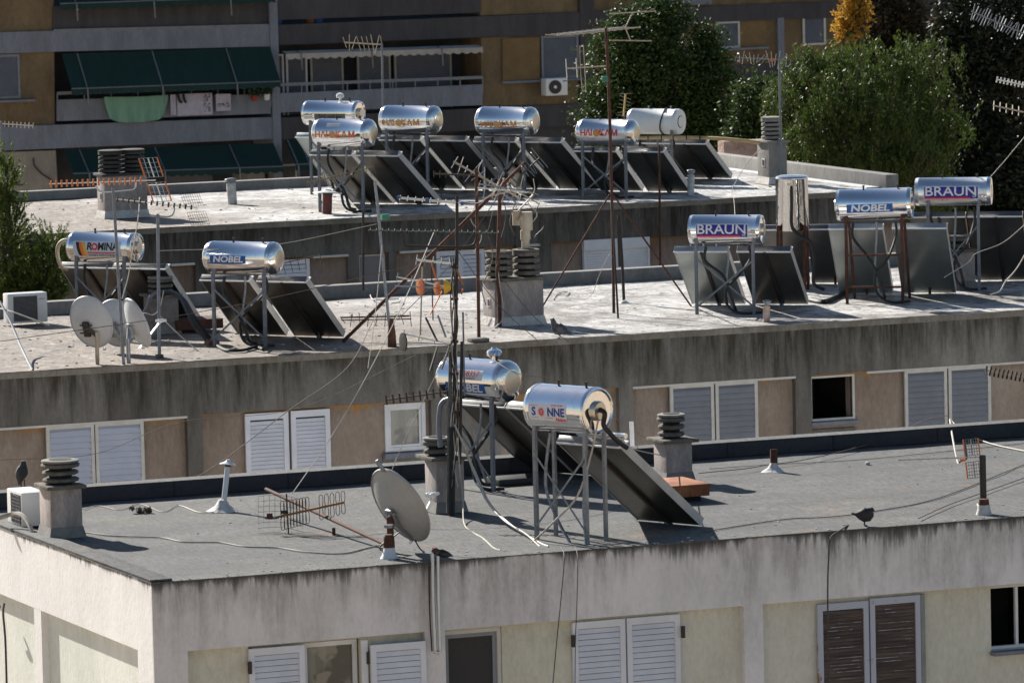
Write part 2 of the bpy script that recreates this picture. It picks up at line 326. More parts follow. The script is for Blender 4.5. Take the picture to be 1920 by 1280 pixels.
# ------------------------------------------------------------------ ground and far surroundings
g = MB().add([(-1500, -600, 0), (1500, -600, 0), (1500, 3000, 0), (-1500, 3000, 0)], [(0, 1, 2, 3)])
tag(g.build('ground', pm('ground', (.50, .39, .28), (.38, .29, .21), .08, .95, fine=.3), recalc=False), 'dusty ground between the blocks, paled to bounce light', kind='structure')  # unseen ground, kept pale to mirror in the tanks and warm shaded walls
# ------------------------------------------------------------------ facade helpers
def wr(x0, y0, x1, y1, Y):
    a = ony(x0, y0, Y); b = ony(x1, y1, Y); return a.x, b.x, b.z, a.z       # x0,x1,z0,z1
def holed_wall(name, mat, parent, x0, x1, z0, z1, Y, holes, reveal=.22):
    xs = sorted({x0, x1, *[h[0] for h in holes], *[h[1] for h in holes]}); zs = sorted({z0, z1, *[h[2] for h in holes], *[h[3] for h in holes]})
    m = MB()
    for i in range(len(xs)-1):
        for j in range(len(zs)-1):
            cx, cz = (xs[i]+xs[i+1])/2, (zs[j]+zs[j+1])/2
            if any(h[0] < cx < h[1] and h[2] < cz < h[3] for h in holes): continue
            m.add([(xs[i], Y, zs[j]), (xs[i+1], Y, zs[j]), (xs[i+1], Y, zs[j+1]), (xs[i], Y, zs[j+1])], [(0, 1, 2, 3)])
    for (a, b, c, d) in holes:
        m.add([(a, Y, c), (a, Y+reveal, c), (a, Y+reveal, d), (a, Y, d)], [(0, 3, 2, 1)])
        m.add([(b, Y, c), (b, Y+reveal, c), (b, Y+reveal, d), (b, Y, d)], [(0, 1, 2, 3)])
        m.add([(a, Y, d), (b, Y, d), (b, Y+reveal, d), (a, Y+reveal, d)], [(0, 3, 2, 1)])
        m.add([(a, Y, c), (b, Y, c), (b, Y+reveal, c), (a, Y+reveal, c)], [(0, 1, 2, 3)])
    # remaining shell (back and ends) keeps the building solid
    return m.build(name, mat, parent, recalc=False)
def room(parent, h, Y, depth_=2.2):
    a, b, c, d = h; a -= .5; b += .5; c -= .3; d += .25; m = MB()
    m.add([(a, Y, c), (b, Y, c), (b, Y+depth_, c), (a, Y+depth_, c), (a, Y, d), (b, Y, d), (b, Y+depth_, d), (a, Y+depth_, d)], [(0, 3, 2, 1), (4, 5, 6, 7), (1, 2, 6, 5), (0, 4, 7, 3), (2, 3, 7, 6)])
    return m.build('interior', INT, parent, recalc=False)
BACKM = pm('dark_gap', (.05, .05, .06), None, 4, .9)
def louvre(x0, x1, z0, z1, Y, mat, parent, slat=.062, fw=.065, th=.045, slatmat=None, label=None, name='shutter'):
    m = MB(); m.box(x0, x0+fw, Y, Y+th, z0, z1); m.box(x1-fw, x1, Y, Y+th, z0, z1); m.box(x0+fw, x1-fw, Y, Y+th, z1-fw*1.3, z1); m.box(x0+fw, x1-fw, Y, Y+th, z0, z0+fw*1.4)
    fr = m.build(name, mat, parent, label=label)
    s = MB(); z = z0+fw*1.4; k = 0
    while z < z1-fw*1.3-.02:
        hh = min(slat, z1-fw*1.3-z)*.87
        s.add([(x0+fw, Y+.012, z), (x1-fw, Y+.012, z), (x1-fw, Y+th-.012, z+hh*.96), (x0+fw, Y+th-.012, z+hh*.96), (x0+fw, Y+.022, z-.004), (x1-fw, Y+.022, z-.004), (x1-fw, Y+th-.002, z+hh*.9), (x0+fw, Y+th-.002, z+hh*.9)],
              [(0, 1, 2, 3), (7, 6, 5, 4), (0, 4, 5, 1), (3, 2, 6, 7), (0, 3, 7, 4), (1, 5, 6, 2)]); z += slat
    s.build('slats', slatmat or mat, fr); MB().box(x0+fw*.9, x1-fw*.9, Y+th-.0005, Y+th+.006, z0+fw*.9, z1-fw*.9).build('backing', BACKM, fr); return fr
def win_frame(x0, x1, z0, z1, Y, mat, parent, fw=.055, glassmat=None, mull=(), name='window', th=.06):
    m = MB(); m.box(x0, x0+fw, Y, Y+th, z0, z1); m.box(x1-fw, x1, Y, Y+th, z0, z1); m.box(x0+fw, x1-fw, Y, Y+th, z1-fw, z1); m.box(x0+fw, x1-fw, Y, Y+th, z0, z0+fw)
    for q in mull: xx = x0+(x1-x0)*q; m.box(xx-fw*.5, xx+fw*.5, Y+.006, Y+th-.006, z0+fw, z1-fw)
    fr = m.build(name, mat, parent)
    if glassmat: MB().box(x0+fw, x1-fw, Y+.03, Y+.036, z0+fw, z1-fw).build('pane', glassmat, fr)
    return fr
# ================================================================== BUILDING 1 (front)
B1 = empty('apartment_building', (30, Y1+4, 0), 'nearest pale lavender and cream apartment block with a grey felt roof', 'building')
XL, XR, YB1 = 20.65, 46.0, 70.45
CORE = Y1+.12; zb = (ony(347, 1221, Y1).z + ony(1920, 1094.5, Y1).z + ony(1170, 1151, Y1).z)/3
def R1(x0, y0, x1, y1): return wr(x0, y0 or 1200, x1, 1200 if y1 == 1 else y1, CORE)
ztop_w = zb-.02
h1 = (R1(465, 0, 676, 1)[0], R1(465, 0, 676, 1)[1], zb-1.32, zb-.03)
h2 = (R1(828, 0, 941, 1)[0], R1(828, 0, 941, 1)[1], zb-1.32, zb-.03)
h5x = R1(1857, 1106, 1990, 1216); h5 = (h5x[0], h5x[1], ony(1900, 1216, CORE).z, zb-.03)
holed_wall('wall', CREAM, B1, XL+.085, XR, 0, zb+.1, CORE, [h1, h2, h5])
for h in (h1, h2, h5): room(B1, h, CORE+.22)
m = MB(); m.box(XL+.305, XR, Y1, Y1+.32, zb, Z1-.014); m.box(XL, XL+.3045, Y1, Y1+.03, zb, Z1-.014); m.build('parapet_band', LAV, B1)
m = MB()
def pil(x0, x1): a = R1(x0, 0, x1, 1); return a[0], a[1]
m.box(XL+.31, pil(283, 345)[1], Y1+.002, Y1+.4, 0, zb-.001); m.box(XL+.001, XL+.309, Y1+.001, Y1+.03, 0, zb-.001)
for (a, b) in ((790, 828), (1388, 1424)): q = pil(a, b); m.box(q[0], q[1], Y1+.002, CORE+.02, 0, zb)
m.build('pilaster', LAV, B1)
# end wall
m = MB(); m.add([(XL+.09, CORE+.3, 0), (XL+.09, YB1, 0), (XL+.09, YB1, zb+.1), (XL+.09, CORE+.3, zb+.1)], [(0, 1, 2, 3)]); m.build('end_wall', GREENISH, B1, recalc=False)
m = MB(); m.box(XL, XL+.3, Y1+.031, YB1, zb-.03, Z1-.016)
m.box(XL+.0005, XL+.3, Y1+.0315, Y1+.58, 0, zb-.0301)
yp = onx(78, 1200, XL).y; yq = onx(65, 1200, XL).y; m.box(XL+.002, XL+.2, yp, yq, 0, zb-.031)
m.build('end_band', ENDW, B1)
m = MB(); m.add([(XR, Y1, 0), (XR, YB1, 0), (XR, YB1, Z1-.02), (XR, Y1, Z1-.02)], [(0, 1, 2, 3)]); m.add([(XL+.1, YB1, 0), (XR, YB1, 0), (XR, YB1, Z1-.02), (XL+.1, YB1, Z1-.02)], [(0, 3, 2, 1)]); m.build('rear_wall', LAV, B1, recalc=False)
# roof with a slightly uneven edge
def rough_roof(name, mat, parent, x0, x1, y0, y1, z, th=.012, lip=.012, step=.18, amp=.006):
    n = int((x1-x0)/step); xs = [x0+(x1-x0)*i/n for i in range(n+1)]; ys = [y0]+[y0+.05+(y1-y0-.05)*j/14 for j in range(15)]
    grid = []
    for j, y in enumerate(ys):
        row = []
        for x in xs:
            q = noise.noise(V((x*1.7, y*1.3, 3))); zz = z + (amp*1.6*q if j > 1 else amp*.5*q)
            yy = y + (-lip + amp*1.5*noise.noise(V((x*4, 0, 9))) if j == 0 else 0); row.append((x, yy, zz))
        grid.append(row)
    return MB().quadsheet(grid, (0, 0, -th)).build(name, mat, parent)
rough_roof('roof', FELT, B1, XL-.012, XR, Y1, YB1, Z1)
m = MB(); m.box(XL-.008, XR, YB1-.3, YB1+.02, Z1+.006, Z1+.20); m.build('rear_kerb', FELTK, B1, bevel=.012)
xx = XL+1.3; SEAM = pm('bitumen_seam', (.02, .02, .022), None, 4, .8)
while xx < XR-1.5: MB().obox((xx, YB1-.155, Z1+.104), V((.006, 0, 0)), V((.02, .152, 0)), V((0, 0, .099))).build('kerb_seam', SEAM, B1); xx += 1.55
MB().box(XL-.008, XR, YB1-.304, YB1+.024, Z1+.2, Z1+.208).build('kerb_cap', FELT, B1)
m = MB(); m.box(XL-.01, XL+.26, Y1+.02, YB1-.31, Z1+.005, Z1+.03); m.build('side_kerb', FELT, B1, bevel=.01)
# window 1: closed left leaf, glazed right half, open right leaf folded on the wall
zt = zb-.045; zlow = zb-1.30
a = R1(463, 0, 567, 1); louvre(a[0], a[1], zlow, zt, Y1+.055, SHUT, B1, slat=.068)
a = R1(568, 0, 672, 1); wf = win_frame(a[0]-.6, a[1], zlow, zt, CORE+.06, WHITEP, B1, glassmat=GL_G, mull=(.5,))
a = R1(686, 0, 789, 1); s = louvre(a[0], a[1], zlow+.01, zb-.10, Y1-.045, SHUT, B1, slat=.068)
m = MB(); q = R1(672, 0, 684, 1); m.box(q[0], q[1], Y1+.03, Y1+.06, zlow, zt); m.build('shutter_post', WHITEP, B1)
for x in (462, 684, 1275, 1069): 
    q = R1(x, 0, x, 1)[0]; MB().box(q-.018, q+.018, Y1+.0, Y1+.05, zt-.28, zt-.14).build('hinge', DARKM, B1)
a = R1(828, 0, 941, 1); wf = win_frame(a[0]+.005, a[1]-.005, zlow, zb-.035, CORE+.02, SHUTC, B1, fw=.045)
wf2 = win_frame(a[0]+.05, a[1]-.05, zlow+.045, zb-.08, CORE+.05, SHUTG, B1, fw=.05, name='insect_screen'); MB().box(a[0]+.1, a[1]-.1, CORE+.07, CORE+.073, zlow+.09, zb-.13).build('mesh_panel', pm('insect_mesh', (.035, .032, .032), None, 60, .7), wf2)
a = R1(1071, 0, 1170, 1); b = R1(1172, 0, 1272, 1)
louvre(a[0], a[1]-.004, zlow, zt, Y1+.06, SHUT, B1, slat=.068); louvre(b[0]+.004, b[1], zlow, zt, Y1+.06, SHUT, B1, slat=.068)
a = R1(1530, 0, 1625, 1); b = R1(1628, 0, 1722, 1)
for (q, dz_) in ((a, 0), (b, .02)):
    s = louvre(q[0], q[1], zlow, zt-.02+dz_, Y1+.05, OLDF, B1, slat=.042, slatmat=OLDW, label='peeling grey-framed shutter leaf with weathered brown slats')
    e = MB(); z = zlow+.1; random.seed(3+int(dz_*100))
    while z < zt-.12:
        if random.random() < .6:
            L = random.uniform(.15, .9)*(q[1]-q[0]-.14); x = q[0]+.068+random.random()*((q[1]-q[0]-.14)-L); e.box(x, x+L, Y1+.058, Y1+.062, z, z+.007)
        z += .042
    e.build('flaking_paint', OLDL, s)
m = MB(); q = R1(1724, 0, 1732, 1); m.box(q[0], q[1], Y1+.07, CORE+.01, zlow, zt); m.build('shutter_jamb', pm('grey_jamb', (.3, .31, .29), None, 4, .8), B1)
wf = win_frame(h5[0]+.002, h5[1], h5[2]+.002, h5[3]-.002, CORE+.09, WHITEP, B1, fw=.035, mull=(.42,)); MB().box(h5[0]-.02, h5[1], Y1-.02, CORE+.09, h5[2]-.05, h5[2]-.002).build('sill', CONC4, wf, bevel=.005)
# ================================================================== BUILDING 2 (middle)
B2 = empty('apartment_building', (32, Y2+4, 0), 'middle grey stained apartment block with brown infill panels below its roof', 'building')
X2L, X2R, YB2 = 17.0, 52.0, 87.75
C2 = Y2+.12
def R2(x0, y0, x1, y1): return wr(x0, y0 or 750, x1, 750 if y1 == 1 else y1, C2)
zb2 = sum(ony(x, y, Y2).z for x, y in ((0, 804), (600, 764), (1180, 724), (1600, 696)))/4
hA = R2(719, 757, 798, 845); hA = (hA[0], hA[1], ony(758, 845, C2).z, zb2-.03)
hB = R2(1516, 700, 1598, 788); hB = (hB[0], hB[1], ony(1557, 788, C2).z, zb2-.03)
holed_wall('wall', PAN2, B2, X2L, X2R, 0, zb2+.1, C2, [hA, hB])
for h in (hA, hB): room(B2, h, C2+.22)
MB().box(X2L, X2R, Y2, Y2+.3, zb2, Z2-.014).build('parapet_band', CONC2, B2)
COPE = pm('cement_coping', (.24, .225, .195), (.15, .135, .11), 2.2, .9, bump=.004, stretch=(1, 1, .6), fine=.4)
MB().box(X2L, X2R, Y2-.022, Y2-.001, Z2-.10, Z2-.015).build('coping', COPE, B2)
m = MB()
for a, b in ((345, 373), (803, 930), (1155, 1181), (1486, 1516), (1931, 1960)):
    q = R2(a, 0, b, 1); m.box(q[0], q[1], Y2+.002, C2+.03, 0, zb2)
q = R2(713, 0, 803, 1); m.box(q[0], q[1], Y2+.06, C2+.03, 0, hA[2]-.02)
q = R2(1516, 0, 1600, 1); m.box(q[0], q[1], Y2+.06, C2+.03, 0, hB[2]-.12)
m.build('pilaster', CONC2, B2)
m = MB()
for xx_ in (X2L, X2R-.02): m.box(xx_, xx_+.02, Y2+.31, YB2, 0, Z2-.02)
m.box(X2L, X2R, YB2-.02, YB2, 0, Z2-.02); m.build('rear_wall', CONC2, B2)
rough_roof('roof', BIT2, B2, X2L, X2R, Y2, YB2, Z2, amp=.012, lip=.035)
MB().box(X2L, X2R, YB2-.24, YB2+.01, Z2+.0, Z2+.21).build('rear_kerb', KERB2, B2, bevel=.015)
zlo2 = zb2-1.3; zt2 = zb2-.035
def rail(x0, x1, i=2, bld=None):
    pass
for a, b in ((-60, 345), (1181, 1486), (1620, 2000)): q = R2(a, 0, b, 1); MB().box(q[0], q[1], Y2-.012, Y2+.05, zb2-.035, zb2+.0-.001).build('shutter_rail', SHUTC, B2)
def rollshut(x0, x1, z0, z1, Y, parent, frame, slat, pitch=.085, fw=.05):
    m = MB(); m.box(x0, x0+fw, Y, Y+.04, z0, z1); m.box(x1-fw, x1, Y, Y+.04, z0, z1); m.box(x0+fw, x1-fw, Y, Y+.04, z1-.04, z1)
    fr = m.build('shutter', frame, parent); s = MB(); z = z0
    while z < z1-.05:
        hh = min(pitch, z1-.04-z)*.92; s.add([(x0+fw, Y-.006, z), (x1-fw, Y-.006, z), (x1-fw, Y+.034, z+hh), (x0+fw, Y+.034, z+hh), (x0+fw, Y+.036, z), (x1-fw, Y+.036, z), (x1-fw, Y+.036, z+hh), (x0+fw, Y+.036, z+hh)], [(0, 1, 2, 3), (4, 7, 6, 5), (0, 4, 5, 1), (3, 2, 6, 7), (0, 3, 7, 4), (1, 5, 6, 2)]); z += pitch
    s.build('slats', slat, fr); MB().box(x0+fw*.9, x1-fw*.9, Y+.038, Y+.044, z0, z1-.01).build('backing', BACKM, fr); return fr
BLUESL = pm('pale_blue_slats', (.52, .55, .63), (.46, .49, .57), 3, .5)
for a, b, fm, sm in ((80, 171, SHUTC, BLUESL), (172, 264, SHUTC, BLUESL), (1251, 1334, SHUTC, SHUTG), (1336, 1416, SHUTC, SHUTG), (1691, 1771, SHUTC, SHUTG), (1773, 1853, SHUTC, SHUTG)):
    q = R2(a, 0, b, 1); rollshut(q[0]+.004, q[1]-.004, zlo2, zt2, Y2+.01, B2, fm, sm)
for a, b in ((1334, 1336), (1771, 1773)): q = R2(a, 0, b, 1); 
for a, b in ((455, 536), (541, 614)):
    q = R2(a, 0, b, 1); louvre(q[0], q[1], zlo2, zt2, Y2+.03, SHUT, B2, slat=.058, fw=.075)
wf = win_frame(hA[0]+.003, hA[1]-.003, hA[2]+.003, hA[3]-.003, C2-.04, WHITEP, B2, fw=.06, th=.1)
w2 = win_frame(hA[0]+.065, hA[1]-.065, hA[2]+.065, hA[3]-.065, C2-.02, WHITEP, B2, fw=.035, glassmat=GL_G, name='window'); MB().box(hA[0]-.05, hA[1]+.04, Y2-.03, C2-.04, hA[2]-.09, hA[2]-.01).build('sill', CONC4, w2, bevel=.006)
wf = win_frame(hB[0]+.003, hB[1]+.035, hB[2]+.003, hB[3]-.003, C2-.03, SHUTC, B2, fw=.035, th=.08); MB().box(hB[0]-.02, hB[1]+.05, Y2-.02, C2-.03, hB[2]-.06, hB[2]).build('sill', CONC4, wf, bevel=.006)
# ================================================================== BUILDING 3 (rear)
B3 = empty('apartment_building', (37, Y3+4, 0), 'rear dark grey apartment block with a whitish roof crowded with water heaters', 'building')
X3L, X3R, YB3 = 25.5, 45.2, 101.85; C3 = Y3+.12
def R3(x0, y0, x1, y1): return wr(x0, y0 or 480, x1, 480 if y1 == 1 else y1, C3)
zb3 = sum(ony(x, y, Y3).z for x, y in ((330, 493), (610, 479), (1150, 451)))/3
hW = R3(670, 478, 722, 541); hW = (hW[0], hW[1], ony(696, 541, C3).z, zb3-.03); hX = R3(1292, 451, 1345, 540); hX = (hX[0], hX[1], zb3-.8, zb3-.03)
holed_wall('wall', PAN3, B3, X3L, X3R, 0, zb3+.1, C3, [hW, hX])
for h in (hW, hX): room(B3, h, C3+.22)
MB().box(X3L, X3R, Y3, Y3+.3, zb3, Z3-.014).build('parapet_band', CONC3, B3)
MB().box(X3L, X3R, Y3-.022, Y3-.001, Z3-.10, Z3-.015).build('coping', COPE, B3)
m = MB()
for a, b in ((150, 300), (362, 440), (648, 669), (725, 738), (965, 1029), (1395, 1600)): q = R3(a, 0, b, 1); m.box(q[0], q[1], Y3+.002, C3+.03, 0, zb3)
m.build('pilaster', CONC3, B3)
m = MB()
for xx_ in (X3L, X3R-.02): m.box(xx_, xx_+.02, Y3+.31, YB3, 0, Z3-.02)
m.box(X3L, X3R, YB3-.02, YB3, 0, Z3-.02); m.build('rear_wall', CONC3, B3)
rough_roof('roof', BIT3, B3, X3L, X3R, Y3, YB3, Z3, amp=.012, lip=.035)
MB().box(X3L, X3R-.24, YB3-.24, YB3+.01, Z3, Z3+.17).build('rear_kerb', KERB2, B3, bevel=.015)
MB().box(X3R-.235, X3R+.01, Y3+.03, YB3+.012, Z3+.001, Z3+.26).build('side_kerb', KERB2, B3, bevel=.015)
MB().box(X3R-.5, X3R-.24, Y3+.3, YB3-.25, Z3+.004, Z3+.03).build('aluminium_flashing', pm('silver_paint', (.75, .75, .75), (.55, .55, .55), 5, .5, bump=.02), B3)
zlo3 = zb3-1.2
for a, b in ((484, 503), (503, 577), (815, 858), (858, 905)):
    q = R3(a, 0, b, 1); louvre(q[0], q[1], zlo3, zb3-.04, Y3+.03, SHUT, B3, slat=.07)
q = R3(1090, 0, 1213, 1); m = MB(); m.box(q[0], q[1], Y3-.02, Y3+.1, zb3-.16, zb3+.02); m.box(q[0], q[0]+.03, Y3-.01, Y3+.08, zlo3, zb3-.16); m.box(q[1]-.03, q[1], Y3-.01, Y3+.08, zlo3, zb3-.16); fr = m.build('roller_shutter', SHUT, B3)
m = MB(); z = zlo3
while z < zb3-.17: m.box(q[0]+.031, q[1]-.031, Y3+.03, Y3+.06, z, z+.042); z += .046
m.box(q[0]+.031, q[1]-.031, Y3+.045, Y3+.07, zlo3, zb3-.17); m.build('slats', SHUT, fr)
win_frame(hW[0]+.002, hW[1]-.002, hW[2]+.002, hW[3]-.002, C3-.03, SHUTC, B3, fw=.03, glassmat=GL_B)
win_frame(hX[0]+.002, hX[1]-.002, hX[2]+.002, hX[3]-.002, C3-.03, WHITEP, B3, fw=.03, glassmat=GL_D, mull=(.5,))
for a, b in ((316, 360), (580, 648), (745, 812), (985, 1008)): q = R3(a, 0, b, 1); MB().box(q[0], q[1], Y3-.03, Y3+.03, zb3-.035, zb3+.005).build('shutter_rail', SHUTC, B3)
# ================================================================== BUILDING 4 (far left, in shade) and 5 (far right)
Y4 = at(300, 200, 165).y
B4 = empty('apartment_building', (55, Y4+5, 0), 'tall shaded apartment block with ochre walls, long balconies and green awnings at upper left', 'building')
def q4(name, mat, pts, y0, y1, parent=None, Y=None, bevel=0):   # facade polygon from photo corners, front at Y+y0, back at Y+y1
    Y = Y or Y4; P = [ony(x, y, Y) for x, y in pts]; P = [V((p.x, Y+y0, p.z)) for p in P]
    return MB().prism(P, (0, y1-y0, 0)).build(name, mat, parent or B4, bevel=bevel)
def r4(x0, y0, x1, y1, k=-.038): return [(x0, y0), (x1, y0+k*(x1-x0)), (x1, y1+k*(x1-x0)), (x0, y1)]
bk = at(520, 200, 165)
MB().box(ony(-120, 0, Y4).x, ony(1108, 0, Y4).x, Y4+1.6, Y4+9, 0, 24).build('core', pm('far_inner_wall', (.085, .085, .095), (.06, .06, .07), 2, .95, fine=.2), B4)
YB_ = lambda n, pts, y0=-.05, y1=.0: q4(n, YEL4, pts, y0, y1)
# ochre wall, left
q4('wall', YEL4, [(-120, -40), (100, -40), (103, 238), (-120, 245)], 0, 1.6)
q4('wall', CRM4, [(-120, 290), (105, 282), (112, 420), (-120, 430)], .02, 1.6)
q4('balcony_slab', CONC4, [(-120, 64), (100, 58), (100, 97), (-120, 105)], -.12, 1.6)
q4('balcony_slab', CONC4, [(100, 58), (516, 46.5), (516, 87), (100, 97)], -.12, 1.6)
q4('balcony_slab', CONC4, [(-120, 242), (522, 219), (522, 259.5), (-120, 288)], -.12, 1.6)
q4('balcony_slab', CONC4B, [(516, 47.5), (1108, 22), (1108, 62), (516, 85)], -.08, 1.6)
q4('balcony_slab', CONC4B, [(522, 221), (1108, 193), (1108, 234), (522, 262)], -.08, 1.6)
q4('column', CONC4, [(500, -40), (515, -40), (527, 345), (512, 345)], -.16, 1.6)
q4('column', CONC4B, [(1084, -40), (1112, -40), (1112, 345), (1090, 345)], -.1, 1.6)
q4('wall', YEL4, [(900, -60), (1084, -60), (1084, 23), (900, 30)], 0, 1.6)
q4('wall', YEL4, [(902, 71), (1085, 63), (1085, 194), (904, 202)], 0, 1.6)
q4('wall', CONC4B, [(940, 243), (1090, 235), (1090, 345), (940, 345)], .05, 1.6)
q4('wall_panel', pm('ochre_recess', (.20, .135, .06), (.16, .105, .045), 3, .95, fine=.2), [(941, 73), (1010, 70), (1010, 149), (941, 153)], -.07, .0)
q4('ledge', CONC4, [(939, 153), (1090, 146), (1090, 150), (939, 157)], -.16, .0)
q4('balcony_parapet', CONC4B, [(98, 12), (500, 4), (500, 48), (98, 56)], -.05, .05)
q4('balcony_parapet', CONC4, [(105, 187), (505, 176), (505, 213), (105, 227)], -.12, -.02)
q4('balcony_parapet', CONC4B, [(516, -8), (900, -28), (900, 24), (516, 38)], -.06, .04)
q4('balcony_parapet', CONC4, [(520, 175), (902, 158), (902, 197), (520, 211)], -.12, -.02)
def railing4(x0, y0, x1, y1, drop, n):
    m = MB(); a = ony(x0, y0, Y4); b = ony(x1, y1, Y4); a = V((a.x, Y4-.1, a.z)); b = V((b.x, Y4-.1, b.z)); m.bar(a, b, .045, .09)
    for i in range(n+1):
        p = a.lerp(b, i/n); m.bar(p, p-UZ*drop, .03, .03)
    return m.build('railing', GREYP, B4)
railing4(105, 175, 505, 161, .6, 8); railing4(520, 159, 902, 145, .5, 9); railing4(98, 58, 500, 48, .02, 8)
# doors and blinds behind the right balcony
def door4(x0, x1, y0, y1, fmat, pmat, nm='balcony_door'):
    P = [V((ony(x, y, Y4).x, Y4+1.0, ony(x, y, Y4).z)) for x, y in ((x0, y0), (x1, y1))]
    x0_, x1_, zt_, zb_ = P[0].x, P[1].x, P[0].z, P[1].z; fr = win_frame(x0_, x1_, zb_-.8, zt_, Y4+1.0, fmat, B4, fw=.06, name=nm)
    m = MB(); z = zb_-.8+.08
    while z < zt_-.1: m.box(x0_+.06, x1_-.06, Y4+1.02, Y4+1.05, z, z+.055); z += .065
    m.build('blind', pmat, fr)
BL4 = pm('far_grey_blind', (.14, .145, .165), (.11, .115, .13), 3, .7); BLP = pm('far_plain_panel', (.15, .155, .185), (.125, .13, .155), 3, .8)
for a in ((522, 556, 105), (558, 600, 104), (604, 668, 101), (692, 757, 97), (762, 872, 94)): door4(a[0], a[1], a[2], 178, VAL if a[0] > 600 else WHITEP, BLP if a[0] in (762, 558) else BL4)
door4(640, 700, 300, 360, WHITEP, BLP); door4(1040, 1085, 250, 340, BLP, BL4); door4(545, 580, 312, 345, VAL, INT)
door4(330, 420, 300, 350, BLP, BLP)
q4('wall_panel', pm('far_light_wall', (.30, .29, .27), (.24, .23, .215), 3, .9), [(470, 318), (502, 316), (504, 345), (470, 347)], .3, 1.6)
# windows with shutters
def win4(x0, y0, x1, y1, nm='shutter_window', bld=B4, Y=None, dep=-.06):
    Y = Y or Y4; a = ony(x0, y0, Y); b = ony(x1, y1, Y); fr = win_frame(a.x, b.x, b.z, a.z, Y+dep, GREYP if bld == B4 else SHUTC, bld, fw=.07, name=nm)
    m = MB(); z = b.z+.08
    while z < a.z-.08: m.add([(a.x+.07, Y+dep+.01, z), (b.x-.07, Y+dep+.01, z), (b.x-.07, Y+dep+.04, z+.05), (a.x+.07, Y+dep+.04, z+.05), (a.x+.07, Y+dep+.05, z), (b.x-.07, Y+dep+.05, z)], [(0, 1, 2, 3), (0, 4, 5, 1), (2, 5, 4, 3)]); z += .055
    m.build('slats', pm('far_slats', (.17, .18, .2), (.14, .145, .165), 3, .6), fr); return fr
win4(-30, 104, 38, 184); q4('sill', CONC4, [(-30, 189), (62, 186), (62, 190), (-30, 193)], -.2, .0)
win4(1013, 68, 1085, 146)
# awnings
def awning4(x0, y0, x1, y1, out, mat=AWN, label=None, scallop=True, fall=.0, cat='awning'):
    a = ony(x0, y0, Y4); b = ony(x1, y0-.033*(x1-x0), Y4); lo_ = ony(x0, y1, Y4).z
    drop = a.z-lo_; root = empty('awning', (a.x, Y4-.1, a.z), label, cat)
    n = 28; top = []; bot = []; grid = []
    for j in range(7):
        t = j/6; row = []
        for i in range(n+1):
            s = i/n; p = a.lerp(b, s); sag = .03*math.sin(math.pi*t)*math.sin(s*math.pi*3)
            row.append((p.x, Y4-.2-out*t, p.z-drop*t-sag+fall*s*t))
        grid.append(row)
    MB().quadsheet(grid, (0, .01, -.008)).build('canvas', mat, root)
    row1 = [V(q) for q in grid[-1]]; g2 = [[q for q in row1 for _ in (0,)], []]
    val = []
    for i in range(n*4+1):
        s = i/(n*4); k = min(int(s*n), n-1); p = row1[k].lerp(row1[k+1], s*n-k); val.append(p)
    MB().quadsheet([[p+V((0, -.004, 0)) for p in val], [p+V((0, -.01, -.14-.05*abs(math.sin(i*math.pi/5)))) for i, p in enumerate(val)]], (0, .008, 0)).build('valance', mat, root)
    for s in (.09, .45, .80):
        m = MB(); k = int(s*n); m.tube([V(grid[0][k])+V((0, -.02, 0)), V(grid[-1][k])+V((.02, -.03, -.02)), V(grid[-1][k])+V((.05, .0, -.5))], .022, 6)
        m.build('arm', GREYP, root)
    MB().tube([row1[0], row1[-1]], .02, 6).build('front_bar', GREYP, root); return root
awning4(112, 101, 502, 164, .8, label='long dark green awning let down over the upper left balcony')
awning4(116, 281, 508, 322, .8, label='dark green awning of the lower left balcony, behind the double chimney')
awning4(530, 262, 590, 305, .8, label='short green awning right of the white column, behind the left heater collectors')
awning4(800, 262, 900, 300, .8, label='green awning seen between the middle collectors of the rear roof')
awning4(98, -14, 500, 6, .5, label='green scalloped awning cut by the top edge of the picture')
awning4(524, 96, 892, 99, .35, mat=VAL, label='rolled cream awning with a scalloped edge over the right balcony')
# laundry
def hang(name, label, x0, y0, x1, y1, mat, sag=0, waves=5, amp=.03, hx=1.0):
    a = ony(x0, y0, Y4); b = ony(x1, y0-.03*(x1-x0), Y4); zl = ony(x0, y1, Y4).z; nx, nz = 30, 12; grid = []
    for j in range(nz+1):
        row = []
        for i in range(nx+1):
            s, t = i/nx, j/nz; p = a.lerp(b, s); top = p.z - sag*.15*math.sin(math.pi*s)
            cx = (s-.5)*(1-(1-hx)*t**1.5)+.5; low = zl+sag*((2*s-1)**4)*.9
            row.append((a.x+(b.x-a.x)*cx, Y4-.30-amp*math.sin(s*waves*2*math.pi+t)*(.3+t), top+(low-top)*t))
        grid.append(row)
    o = MB().quadsheet(grid, (0, .012, 0)).build(name, mat, None, smooth=True); tag(o, label, 'laundry'); return grid, o
hang('bed_sheet', 'pale mint green sheet hung over the balcony rail', 189, 181, 309, 231, MINT, sag=.16, waves=3.5, hx=.86, amp=.06)
def motifs(grid, o, s0, s1, t0, t1, n):
    m = MB(); rnd = random.Random(4)
    for k in range(n):
        s = s0+(s1-s0)*rnd.random(); t = t0+(t1-t0)*rnd.random(); i = int(s*29); j = int(t*11); p = V(grid[j][i])+V((0, -.004, 0)); r = .022
        m.prism([p+V((r*math.cos(a), 0, r*math.sin(a))) for a in (0, 1.2, 2.5, 3.8, 5)], (0, -.003, 0))
    m.build('printed_motif', F_TAN, o)
g_, o_ = hang('towel', 'white towel with a patterned border beside the mint sheet', 325, 176, 391, 217, TOWEL, waves=2, amp=.015); motifs(g_, o_, .8, .99, .05, .98, 40)
